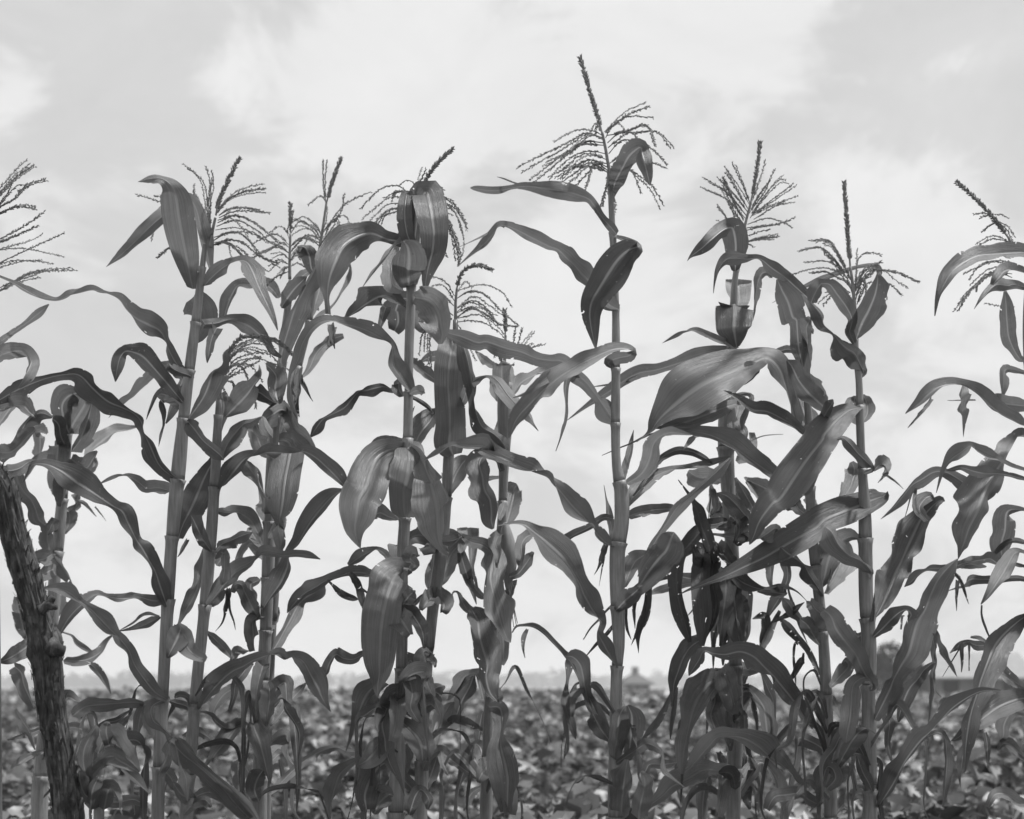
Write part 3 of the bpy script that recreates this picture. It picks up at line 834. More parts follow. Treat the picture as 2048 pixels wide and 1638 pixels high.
make_plant('shaded corn plant crowded with curled dark leaves, second tassel from the leaning plant', 3.42, '''
S 0 582,560,5 568,680,7 562,750,8 548,868,9 541,960,9 538,1080,11 531,1267,11 524,1400,12 520,1555,13 519,1620,13
T E 940,1260 940,1100 945,900 | 945,880 948,760 943,635 | 940,950 920,850 1000,770 1080,760 1180,860 | 940,900 1020,790 1100,820 1170,930 | 930,980 850,900 780,900 640,970 | 930,1000 880,960 760,1020 680,1060 | 935,1050 840,1000 740,1040 600,1100 | 940,860 960,760 970,700 | 945,900 860,830 780,880 | 940,1000 1020,930 1080,930 1150,960 | 940,1050 1000,980 1080,900 1160,930 | 935,1100 880,1060 800,1090 | 940,1120 1000,1060 1030,1100 | 930,1140 860,1120 780,1190 | 935,1160 900,1180 860,1250 | 945,1160 1000,1130 1060,1160 | 930,1200 830,1240 770,1300 | 940,1080 1020,1000 1060,1010
L b E 850,1420,20 800,1350,45 730,1300,50 620,1310,50 520,1310,50 460,1390,65 420,1500,50 395,1600,35 F 385,140,5
L f E 870,1500,15 920,1420,45 980,1340,45 1040,1280,25 1080,1240,5
L f F 880,600,15 870,480,50 900,340,65 940,200,75 990,60,70 E 1050,1380,70 1110,1260,60 1160,1160,40 1200,1085,5
L f F 740,520,10 790,570,30 830,630,55 820,720,60 830,800,50 860,850,10
L f F 930,860,30 860,860,25 780,820,35 710,770,45 660,740,20 630,700,4
L f F 960,960,30 880,900,70 800,940,75 740,990,30 710,1060,10
L b F 900,960,50 880,1050,45 850,1130,20 835,1170,5
L f F 850,880,20 930,930,40 990,1060,55 1070,1130,60 1130,1210,40 1160,1270,5
L f9! F 850,1150,30 900,1150,60 945,1190,100 930,1280,120 905,1420,120 885,1560,115 G 880,180,110 865,290,85 855,380,30 880,460,20 905,515,2
L b G 760,400,15 740,310,50 725,200,30 715,80,22 700,-20,15 F 690,1450,35 650,1380,30 590,1340,5
L b F 800,1300,20 740,1260,40 700,1200,60 660,1100,60 600,1050,20
L b F 770,1120,20 700,1080,40 650,1010,15
L f G 720,1100,15 780,1000,40 870,870,70 920,760,65 940,660,30 1010,550,40 1090,410,50 1200,270,60 1290,180,50 1380,120,8
L b G 720,610,15 670,540,40 630,480,40 600,430,20
L b G 740,700,20 690,640,40 620,560,35 560,620,40 530,720,30 570,790,6
L f G 690,1180,15 640,1100,50 600,1020,45 570,960,35 540,900,40 490,900,30 460,960,20
L f G 690,1150,40 640,1200,50 640,1320,50 650,1440,25
L b G 700,860,30 620,900,50 640,1000,40 680,1060,10
L b G 760,1290,20 790,1220,45 830,1140,40 840,1080,20
L f G 760,520,20 840,400,40 850,470,30 870,560,30 860,640,8
L b G 780,1470,10 840,1380,35 900,1270,30 950,1180,50 1000,1080,35 1040,1030,20 1100,990,40 1190,930,40 1220,900,10
L f H 780,290,10 850,280,25 920,320,30 980,310,25 1050,350,50 1110,450,60 1170,570,60 1210,660,30 1275,760,2
L b H 780,880,10 850,800,20 930,690,40 1010,600,40 1080,520,5
L f H 720,380,60 690,480,60 670,600,40 660,720,8
L f H 760,520,30 775,620,60 760,760,60 750,880,10
L f H 640,850,20 650,900,50 690,1000,65 720,1100,55 750,1230,30 780,1350,3
L b H 770,1440,10 850,1360,25 960,1250,30 1080,1150,35 1200,1080,30 1320,1050,20 1400,1080,30 1500,1090,3
L b H 640,1520,20 590,1480,25 530,1350,40 510,1220,40 530,1150,10
L b H 660,1300,30 600,1250,50 580,1180,40 620,1100,10
L f H 620,360,20 560,440,30 500,520,30 480,640,20 440,760,12
L b H 560,600,20 520,560,40 400,620,45 320,740,40 320,820,10
L f H 690,1500,30 650,1400,50 680,1300,50 720,1240,20
''', 23, low=4)

make_plant('tall dark corn plant with a thin two-pronged tassel behind the shaded plant', 3.56, '''
S 0 640,500,4 618,644,6 594,746,7 586,850,8 572,960,9 558,1080,9 547,1200,9 537,1400,10 532,1620,10
T E 1180,1050 1210,850 1240,640 | 1240,640 1290,460 1360,270 | 1235,640 1230,480 1245,290 | 1230,620 1190,580 1090,655 | 1215,880 1300,760 1380,660 1500,590 1600,550 | 1300,800 1370,690 1385,570 | 1220,860 1290,780 1380,740 1420,780 1450,875 | 1230,900 1280,800 1340,780 1350,910 | 1200,950 1150,850 1050,790 980,770 | 1190,960 1130,870 1050,850 960,900 | 1190,900 1240,780 1245,680 | 1200,940 1260,880 1290,950 | 1190,1000 1100,920 1000,950 | 1195,900 1160,820 1100,780 | 1200,960 1280,860 1330,760 | 1180,1000 1240,920 1270,980 | 1185,940 1110,900 1060,980
L b F 1040,630,8 1100,560,25 1150,450,35 1210,380,30 1290,320,30 1380,290,15
W f F 1280,200,25 1290,280,25 1310,400,3
W f F 1300,220,20 1280,310,15 1240,410,2
W f F 1000,570,30 960,650,30 960,760,25 985,900,20 1000,980,2
W f F 1020,560,30 1010,700,30 1000,830,25 1020,960,2
W f F 1020,600,20 1060,700,15 1130,830,2
L b E 1120,1450,15 1150,1480,25 1180,1520,3
L f E 1180,1250,20 1120,1180,40 1100,1080,60 1060,1000,45 1000,1000,20
L f E 1100,1200,40 1040,1240,40 980,1300,30 900,1400,10
L b E 1120,1620,12 1200,1560,25 1300,1480,12 1370,1370,15 1430,1260,22 1440,1170,12 1410,1080,3
L b E 1170,1100,20 1220,1030,25 1250,970,20 1230,900,4
L b E 1110,1560,15 1170,1400,40 1190,1280,40 1170,1180,10
L b G 900,560,15 830,480,40 850,370,40 880,300,12
''', 24)

make_plant('tall corn plant whose top leaves fold over like a hood in front of its tassel', 3.12, '''
S 0 822,520,6 822,600,8 818,700,8 816,850,8 813,960,9 809,1048,10 805,1121,10 804,1280,10 800,1400,11 794,1560,13 792,1620,14
T I 760,1100 770,800 780,560 | 785,560 840,420 940,290 1045,195 | 770,555 780,470 825,365 | 755,550 720,470 660,455 600,500 | 700,570 600,500 480,510 380,590 290,690 | 690,600 540,590 420,670 295,780 | 690,640 520,650 420,730 325,840 | 680,670 530,690 440,760 395,830 | 680,690 500,740 450,850 | 680,540 570,560 550,620 | 800,550 850,490 910,520 940,570 | 880,600 960,590 1040,620 1110,720 1155,800 | 880,640 970,640 1060,680 1130,780 1160,860 | 880,660 970,680 1050,700 1120,850 1140,980 1120,1075 | 880,680 975,740 1030,830 1070,950 1100,1060 1090,1150 | 880,720 975,780 1020,860 1050,980 1070,1110 | 900,800 965,900 970,980 995,1080 | 880,680 970,700 1045,740 | 700,600 620,540 560,560 480,600
L f! I 720,1000,40,3 760,760,80,2 800,600,110,0 830,555,112,-4 855,640,115,-9 875,760,110,-11 890,900,95,-12 880,1030,85,-12 850,1150,60,-11 830,1250,35,-10 820,1340,16,-9
L f! I 700,1100,30,2 680,800,45,0 690,620,45,-3 672,565,40,-6 655,650,52,-9 655,780,56,-10 675,900,50,-10 715,980,35,-9 770,1050,6,-8
L f2! I 690,1330,60 680,1220,110 690,1120,120 680,1010,80 640,950,15
L b I 640,1360,25 560,1310,60 540,1200,60 560,1100,50 600,1000,30 620,880,16
L f I 700,960,25 640,950,40 580,985,18 500,1085,15 400,1210,11 305,1335,2
L f I 690,1000,20 600,950,30 500,930,32 380,890,70 250,930,85 140,1010,92 70,1150,95 30,1280,60 20,1400,20 30,1550,18
L b J 660,60,20 560,-10,60 460,-30,90 350,20,90 250,90,60 150,165,5
L b I 690,1420,30 620,1430,60 580,1510,75 J 590,90,85 600,180,85 570,255,40
L b J 730,60,30 770,100,50 770,200,50 820,245,28 860,240,5
L b J 500,60,35 470,150,30 440,260,8
L f J 735,-20,30 800,-10,60 870,20,85 920,90,98 950,190,92 960,280,65 950,360,15
L f J 720,775,12 690,720,40 640,640,60 570,540,62 555,450,36 540,365,15 470,320,40 370,260,58 250,215,48 130,190,32 F 1300,170,32 1200,180,42 1110,250,50 1040,370,45 1010,480,40 970,570,25 945,650,12 950,800,22 980,900,14 1000,960,3
L f J 690,770,15 760,740,30 820,765,3
L b J 640,790,20 610,740,40 600,680,30 560,730,14 480,710,32 400,725,44 330,745,24 275,750,20 220,810,30 160,880,42 80,925,22 0,965,14 F 1280,960,12 1190,1000,30 1150,1060,34 1110,1120,8
L b J 700,790,15 780,830,18 850,880,18 890,930,5
L b J 700,1290,25 740,1180,60 790,1070,90 860,980,70 910,920,40 935,880,5
L b J 640,1150,10 670,1050,22 690,980,18 735,870,3
L f3! J 680,1200,15 600,1220,60 520,1235,85 430,1300,112 370,1420,130 330,1550,138 K 305,60,136 280,200,130 260,330,118 245,450,70 265,540,28 290,600,3
L b J 650,1170,20 540,1170,40 430,1200,50 350,1290,10
L f!- J 660,1180,40,2 680,1215,90,-3 690,1300,105,-7 680,1420,135,-9 660,1530,130,-10 K 650,100,118,-10 650,200,110,-9 655,290,100,-8 660,345,50,-7
L f- J 700,1220,40 760,1260,50 800,1330,60 840,1420,75 880,1500,88 K 870,80,98 895,200,112 910,330,115 920,450,92 935,540,45 960,600,20 1010,655,8
L b K 620,800,70 630,700,110 650,620,105 660,560,30
L f K 690,780,20 740,740,30 700,690,50 720,640,40 765,660,4
L b K 640,560,30 740,500,60 830,500,68 940,505,60 1040,500,55 1120,530,30 1165,557,4
L f! K 650,850,70,2 600,810,130,-3 545,880,165,-8 500,1000,132,-11 472,1130,140,-12 455,1260,138,-12 450,1400,128,-11 447,1530,108,-10 M 446,450,78,-9 432,540,40,-8 430,645,4,-7
L f K 640,1120,40 700,1130,60 760,1210,50 800,1300,35 810,1420,8
L f K 640,1060,40 690,990,50 740,945,5
L f K 610,1160,70 660,1240,85 700,1310,25
L b M 660,420,30 700,340,60 720,420,60 700,520,50 740,600,20
L b K 600,370,15 520,340,50 450,310,55 400,340,35 380,380,10
L b K 580,810,15 520,700,20 480,640,25 420,605,15 340,640,50 260,690,45 190,740,15
L b+ K 560,800,20 400,820,30 300,800,45 200,800,40 80,840,35 0,870,40 G 1300,860,48 1150,920,62 1050,980,60 970,1060,35 920,1130,5
W b K 200,800,15 240,850,25 270,910,30 300,1020,28 340,1170,6
W b K 20,860,8 60,900,12 130,970,25 220,1010,25 270,1020,5
W b K 300,930,10 380,990,10 450,1060,3
L b M 400,290,15 320,290,25 230,330,40 150,320,45 90,290,30 40,350,40 10,430,40 H 1200,480,8
L b M 500,520,25 400,560,60 330,640,85 280,750,50 250,870,20 210,1000,10 170,1090,2
L b M 430,650,35 340,750,30 280,830,4
L f3 M 640,600,50 560,610,62 510,710,75 470,850,66 490,980,55 500,1080,45 530,1180,35 580,1280,18 650,1450,3
L f M 590,640,50 590,760,55 570,900,40 540,1000,20
L f M 600,470,30 680,490,50 715,600,52 700,720,40 740,800,30 780,850,5
L f M 620,840,40 690,900,60 760,980,80 790,1060,80 800,1160,30
L f M 560,960,30 460,1020,50 400,1100,75 340,1160,60 260,1205,8
L f M 520,1160,40 430,1220,80 370,1320,95 330,1440,75 340,1560,40
L b M 300,1140,10 200,1200,40 120,1280,60 80,1380,60 50,1500,40 40,1640,15
L f M 400,1600,30 450,1500,70 520,1440,50 560,1450,10
L f M 690,1600,30 740,1450,50 790,1400,32 850,1480,35 840,1560,10
L b M 640,1050,50 660,1150,60 640,1280,40 620,1420,15
''', 25, low=6)

make_plant('corn plant with a wide arching tassel and one broad leaf hanging straight down', 3.3, '''
S 0 911,640,5 909,760,7 902,860,8 897,917,9 892,1010,9 880,1121,11 867,1206,10 860,1280,9 853,1360,9 847,1445,10 843,1555,12 841,1620,12
T J 1070,200 1070,50 I 1070,1450 1080,1340 | 1075,1360 1110,1230 1180,1160 1280,1150 1365,1190 | 1075,1380 1150,1280 1200,1330 | 1080,1360 1200,1320 1330,1310 1450,1370 1530,1490 | 1080,1420 1180,1360 1300,1380 1400,1480 1560,1620 | 1085,1500 1200,1440 1300,1480 1380,1580 1420,1638 | 1080,1540 1200,1490 1300,1560 1360,1638 | J 1080,140 1200,70 1320,120 1430,200 1560,215 | J 1085,180 1200,170 1310,190 1420,260 1500,340 | J 1085,150 1250,120 1370,180 1490,300 | I 1060,1400 1000,1300 920,1250 850,1250 | I 1060,1440 980,1320 900,1310 830,1370 | I 1055,1480 960,1380 880,1360 820,1430 | I 1050,1560 950,1480 870,1480 800,1590 | J 1040,160 920,150 860,230 840,330 845,520 | J 1040,150 900,170 800,280 770,450 | J 1085,200 1180,340 1200,420 1230,490 | I 1085,1580 1180,1500 1290,1500 1400,1560 | J 1080,100 1180,20 1290,60 1380,160 | J 1085,60 1220,-30 1340,40 1460,130
L f4! J 1090,420,30,2 1075,330,55,0 1050,345,90,-5 1030,440,100,-9 1015,560,106,-10 1010,720,100,-10 1020,880,104,-9 1025,1040,106,-9 1020,1180,112,-8 1050,1270,60,-6
L b J 960,700,20 880,640,40 800,580,50 720,520,35 640,510,8
L b J 1000,450,30 930,460,32 850,470,30 780,510,5
L f J 1060,870,20 1120,840,30 1150,770,40 1180,700,35 1260,640,25 1340,620,20 1420,670,50 1500,780,50 1570,860,45 1620,930,5
L b K 1000,200,20 1020,100,70 J 1040,1500,90 1080,1400,80 1140,1320,45 1200,1290,10
L f K 900,640,70 860,590,60 830,560,20
L b K 900,960,20 950,850,80 990,740,100 1040,640,80 1100,580,50 1150,560,10
L b K 870,960,15 850,880,30 860,780,25 880,690,10
L f K 890,990,60 830,1050,60 790,1110,10
L f K 900,1000,60 970,1060,60 960,1125,20
L b K 860,980,15 800,990,15 740,1050,20 690,1100,15
L f K 880,540,20 960,545,25 1050,535,40 1120,500,10
L f K 870,1480,15 820,1440,30 780,1500,45 790,1560,8
L f K 850,1490,30 890,1530,25 900,1575,5
L f M 760,760,15 800,680,50 860,600,50 930,560,40 985,550,12
L b M 830,1180,12 880,980,40 920,850,80 980,760,72 1020,700,35 1060,680,8
L f M 790,800,20 820,730,60 870,700,60 910,740,15
L b M 800,1420,20 860,1300,60 900,1180,50 920,1100,10
L f M 800,1240,30 850,1140,20 940,1080,25 960,1180,14 1010,1280,6
L b K 1040,1000,10 1055,962,8 1090,970,10 1120,1030,30 1170,1110,40 1220,1140,20
''', 26, low=5)

make_plant('corn plant carrying one pale husked ear, between the broad hanging leaf and the tallest stalk', 3.4, '''
S 0 1010,730,9 1010,790,13 1010,844,13 1007,954,8 1004,1040,8 998,1130,9 992,1220,8 984,1290,8 977,1433,9 973,1592,11 972,1620,11
T O 240,1180 245,1080 250,900 | 248,900 248,780 245,690 | 310,1080 315,980 330,850 | 320,1080 350,980 385,845 | 330,1100 370,990 470,870 | 340,1100 390,1000 490,870 | 350,1100 450,1010 545,975 | 230,1120 200,1100 190,950 | 235,1120 215,1100 215,940 | 220,1100 180,1060 160,1080 | 330,1090 420,990 480,970
E Q 250,800,20 255,880,48 265,1000,70 270,1100,72 275,1200,55 268,1290,30 262,1370,6
L f J 1470,760,40 1450,650,62 1450,540,66 1465,495,40
L b J 1500,700,40 1510,600,32 1500,515,8
L b O 290,1420,10 370,1300,50 460,1240,40 560,1200,35 640,1170,8
L b J 1420,830,12 1390,760,30 1370,690,20 1360,640,5
L b J 1430,560,12 1380,540,30 1300,490,35 1230,420,8
L f O 300,1500,15 410,1440,30 420,1520,25 460,1590,20 Q 520,50,2
L b J 1440,1270,20 1390,1170,30 1420,1080,30 1430,960,10
L f J 1500,1310,15 1465,1190,60 1385,1100,45 1290,1040,50 1240,940,35 1220,850,20 1205,720,40 1180,560,50 1150,430,45 1110,330,25
L f J 1440,1400,20 1400,1310,30 1300,1280,50 1260,1340,72 1290,1450,80 1310,1560,78 K 1330,100,70 1350,200,65 1360,300,60 1360,380,45 1380,440,10
L b J 1430,1450,10 1300,1470,20 1220,1490,22 1170,1450,4
L b Q 250,830,30 280,720,85 300,620,92 320,520,72 350,495,18
L f Q 240,640,15 225,690,30 205,740,20 200,800,5
L f Q 260,1250,20 350,1220,30 420,1130,40 480,1040,12
L f Q 480,890,10 420,920,40 380,980,40 380,1070,32 375,1150,15
L f K 1090,480,4 1190,550,40 1290,580,45 1365,640,60 1375,750,82 1360,860,78 1380,980,70 1410,1100,82 1450,1230,62 1495,1340,30 1520,1372,3
L f K 1430,480,30 1395,560,45 1420,640,30 1410,760,8
L b K 1400,1120,40 1440,1250,70 1460,1380,66 1460,1480,56 1450,1556,20
L f K 1200,1100,20 1220,1140,50 1250,1200,75 1270,1320,82 1300,1440,88 1330,1560,80 M 1320,480,70 1350,600,50 1420,680,8
L b K 1340,1010,10 1280,980,30 1200,880,20 1110,640,25
L b K 1110,640,30 1150,780,45 1190,900,30 1240,1060,3
L b K 1250,960,10 1200,780,10 1200,680,25 1200,560,40 1195,430,42
L b K 1110,640,20 1130,520,50 1110,430,40
W b K 1500,960,15 1480,1040,20 1440,1110,8
W b K 1540,860,30 1520,960,30 1490,1080,12
L b M 1300,660,20 1240,450,30 1180,560,60 1110,700,50 1060,850,8
L b M 1290,420,10 1150,470,50 1090,560,45 1010,670,8
L f M 1340,720,20 1430,730,60 1450,850,50 1440,950,40 1440,1050,70 1470,1180,100 1490,1300,92 1490,1420,72 1490,1580,40
L f M 1360,1180,50 1330,1210,80 1280,1280,55 1255,1340,8
L f M 1400,1330,30 1470,1370,60 1500,1480,64 1500,1600,40
L b M 1300,1370,10 1210,1420,30 1160,1500,28 1135,1570,5
L f M 1330,640,20 1380,560,20 1410,620,40 1440,690,10
L b M 1290,760,12 1270,860,30 1260,980,25 1250,1060,5
L b R 30,1320,15 -200,1150,40 -300,1080,40 -360,1060,6
''', 27, low=5)

make_plant('tallest corn plant, bare slender stalk topped by a spreading tassel against the sky', 3.0, '''
S 0 1221,380,5 1223,420,6 1228,520,6 1231,597,6 1232,694,7 1231,841,8 1233,930,8 1243,985,13 1243,1050,13 1235,1100,14 1235,1200,13 1238,1290,10 1234,1331,10 1232,1400,10 1231,1531,12 1231,1620,13
T N 1110,1200 1100,1000 1085,900 1060,760 1040,670 | 1040,680 1010,560 960,400 910,230 860,60 | 1045,700 960,660 820,660 645,750 | 1050,720 920,690 800,760 690,830 560,900 385,1000 | 1060,760 900,750 760,830 600,950 450,1060 | 1055,780 860,780 720,870 560,950 | 1070,850 960,830 840,850 700,950 610,1060 | 1080,900 960,850 850,870 730,970 | 1085,960 950,900 840,940 690,1055 | 1090,1000 960,960 820,960 660,1040 | 1095,1010 960,930 840,1030 745,1115 | 1090,990 1000,930 930,1000 835,1100 | 1080,930 980,920 930,1050 905,1120 | 1085,1010 1075,1120 1040,1230 1020,1320 | 1060,670 1140,590 1240,500 1395,430 | 1065,680 1160,590 1280,540 1460,555 | 1070,720 1110,640 1180,600 1225,660 | 1080,700 1200,680 1320,640 1380,620 1440,650 1480,790 | 1085,760 1200,670 1320,680 1450,665 1540,700 1625,800 | 1090,800 1150,750 1250,680 1310,700 1350,780 | 1095,850 1200,740 1330,750 1420,790 1500,860 1575,940 | 1100,930 1200,860 1320,800 1400,780 | 1105,990 1200,880 1300,890 1420,910 1570,965 | 1110,950 1250,980 1350,1060 1440,1150 1520,1310 | 1130,930 1260,970 1310,1040 1360,1170 | 1120,1080 1140,1210 1150,1310 | 1040,680 990,600 950,670 | 1060,740 960,690 860,740 780,820
L f5 N 1110,1210,25 1150,1080,52 1210,960,58 1260,870,66 1320,815,55 1360,800,35 1372,880,52 1400,970,40 1420,1050,25 1435,1112,2
L f N 1160,1510,22 1110,1450,30 1040,1370,18 980,1280,20 930,1220,25 850,1190,45 740,1160,45 600,1140,40 480,1120,28 380,1115,18 300,1130,12 200,1150,20 100,1150,20 0,1135,14 -40,1130,2
L f N 480,1120,14 400,1110,14 320,1090,10 240,1060,8 180,1040,2
L f O 1180,690,15 1110,660,45 1040,600,60 950,480,50 880,410,60 810,330,40 740,260,45 680,200,25 600,170,35 480,110,35 380,60,25 280,15,16 200,5,12 150,70,18 80,150,22 0,220,10 -130,330,2
L f O 240,20,10 200,10,8 100,70,8 0,125,8 -150,190,2
L f!- O 1150,100,25,0 1230,125,36,-4 1310,148,32,-8 1335,180,30,-10 1260,210,75,-10 1180,280,102,-9 1100,390,112,-8 1030,500,98,-7 960,620,86,-6 940,720,75,-5 950,820,60,-4 970,920,34,-4 990,1025,3,-4
L f3+ O 1140,1190,15 1090,1130,35 1170,1090,40 1260,1070,34 1288,1030,22 1220,1010,35 1120,1020,46 1020,1060,50 900,1120,65 780,1190,72 660,1270,72 540,1370,72 430,1480,66 340,1590,50 Q 280,106,5
L f O 820,1140,40 650,1210,35 520,1300,20 420,1370,12 310,1415,2
L b O 840,1220,25 770,1240,30 750,1290,25 740,1370,18 740,1480,10 735,1600,12 Q 720,20,14 690,120,8 660,215,3
L b O 1170,1640,8 1110,1560,60 1060,1490,66 1010,1420,25 965,1360,34 900,1280,36 820,1220,40 720,1120,52 620,1110,50 500,1090,46 380,1040,50 250,1010,55 100,960,55 J 1250,350,55 1120,300,46 1000,265,25 870,190,3
L f+ Q 1140,1000,15 1070,960,40 1000,890,50 960,830,25 880,750,66 800,670,82 720,570,56 640,480,30 590,420,8 450,370,46 300,310,62 150,250,66 50,200,70 J 1300,1200,70 1180,1190,50 1040,1190,15 930,1250,25 815,1312,8
L b Q 1130,770,25 1050,760,28 930,840,30 830,890,35 740,940,35 700,950,20
L f+ R 1165,400,8 1110,310,32 1060,220,48 1010,110,20 Q 1030,1610,25 960,1500,72 890,1380,82 850,1290,62 770,1160,82 690,1060,112 590,960,102 490,880,52 410,820,25 320,805,14 190,825,4
L f R 1120,1000,12 1060,900,30 1000,780,35 930,640,25 850,480,20 790,360,25 720,280,15 640,190,16 560,110,18 480,60,16 400,55,10 340,65,8 305,115,4
L f R 1000,790,15 950,740,25 900,560,36 885,460,40 860,370,50 800,310,42 740,310,6
W f R 760,310,10 765,400,30 750,500,12 735,600,18 740,700,35 770,820,30 800,920,20 825,985,3
W f R 860,520,12 820,540,10 800,620,25 790,720,20 790,800,12
W f R 770,900,5 750,980,6 730,1150,4
W f R 430,85,10 400,150,18 395,230,12 410,320,2
L f R 1110,1010,10 1060,940,52 1000,850,52 960,770,12
L f3 R 1140,1190,20 1150,1050,60 1170,920,62 1180,800,52 1230,710,8
L f4 R 1255,1160,20 1270,1020,52 1285,900,75 1285,790,62 1250,705,12
L f5 R 1200,1640,70 1200,1540,75 1210,1400,80 1225,1280,62 1250,1150,15
L f2 R 1340,1640,60 1350,1540,62 1380,1420,50 1390,1330,40 1360,1245,12
L f Q 1240,480,25 1340,420,42 1400,350,60 1440,250,62 1460,160,50 1520,90,25 1600,60,25 T 200,920,20 340,940,5
L b Q 1250,690,10 1290,590,46 1380,490,62 1480,420,46 1600,370,25 T 300,1215,25 500,1170,30 660,1120,5
L b Q 1290,580,8 1480,320,20 T 120,1110,26 230,1065,30 350,1080,26 450,1130,20 510,1170,5
L b Q 1210,480,15 1230,350,25 1260,250,25 1280,150,18 1300,40,2
W b Q 1480,60,4 1380,100,8 1280,150,6 1180,190,5 1040,250,2
L b Q 1250,750,35 1340,720,50 1440,700,46 1550,690,40 1640,690,25 U 190,280,4
L b Q 1140,1000,15 1120,850,32 1090,700,18 1070,600,10 1055,490,2
L f Q 1180,1510,20 1260,1400,42 1340,1330,52 1430,1200,92 1520,1080,112 U 130,620,100 180,500,62 200,470,8
L f Q 1330,1240,8 1400,1090,25 1490,930,25 1580,790,30 U 230,260,42 330,170,30 430,80,28 520,0,30 T 560,1230,36 660,1130,10
L b Q 1225,1330,15 1260,1220,46 1310,1120,62 1380,1070,42 1440,1035,5
L f Q 1150,1525,25 1230,1440,62 1310,1370,42 1370,1310,5
L b R 890,170,2 950,80,5 1020,10,8 Q 1100,1510,10 1200,1430,14 1350,1320,18 1500,1240,20 U 100,800,26 220,700,26 330,640,22 400,590,5
L b Q 1200,1520,20 1340,1360,30 1430,1290,20 1520,1250,20 1600,1250,10
W b Q 1420,1330,15 R 1400,-60,26 1350,100,26 1340,280,2
W b Q 1440,1310,15 R 1420,-90,24 1370,50,30 1310,160,12 1280,215,2
W b Q 1330,1380,10 R 1300,-80,14 1310,80,2
W b Q 1240,1500,12 R 1235,-10,12 1250,100,12 1280,170,2
W b Q 1070,980,20 1040,1080,22 1000,1180,8 975,1225,2
W b Q 1060,1080,8 1040,1180,6 1015,1320,1
W b R 1160,20,12 1070,130,15 980,220,12 895,320,3
''', 28, low=5)

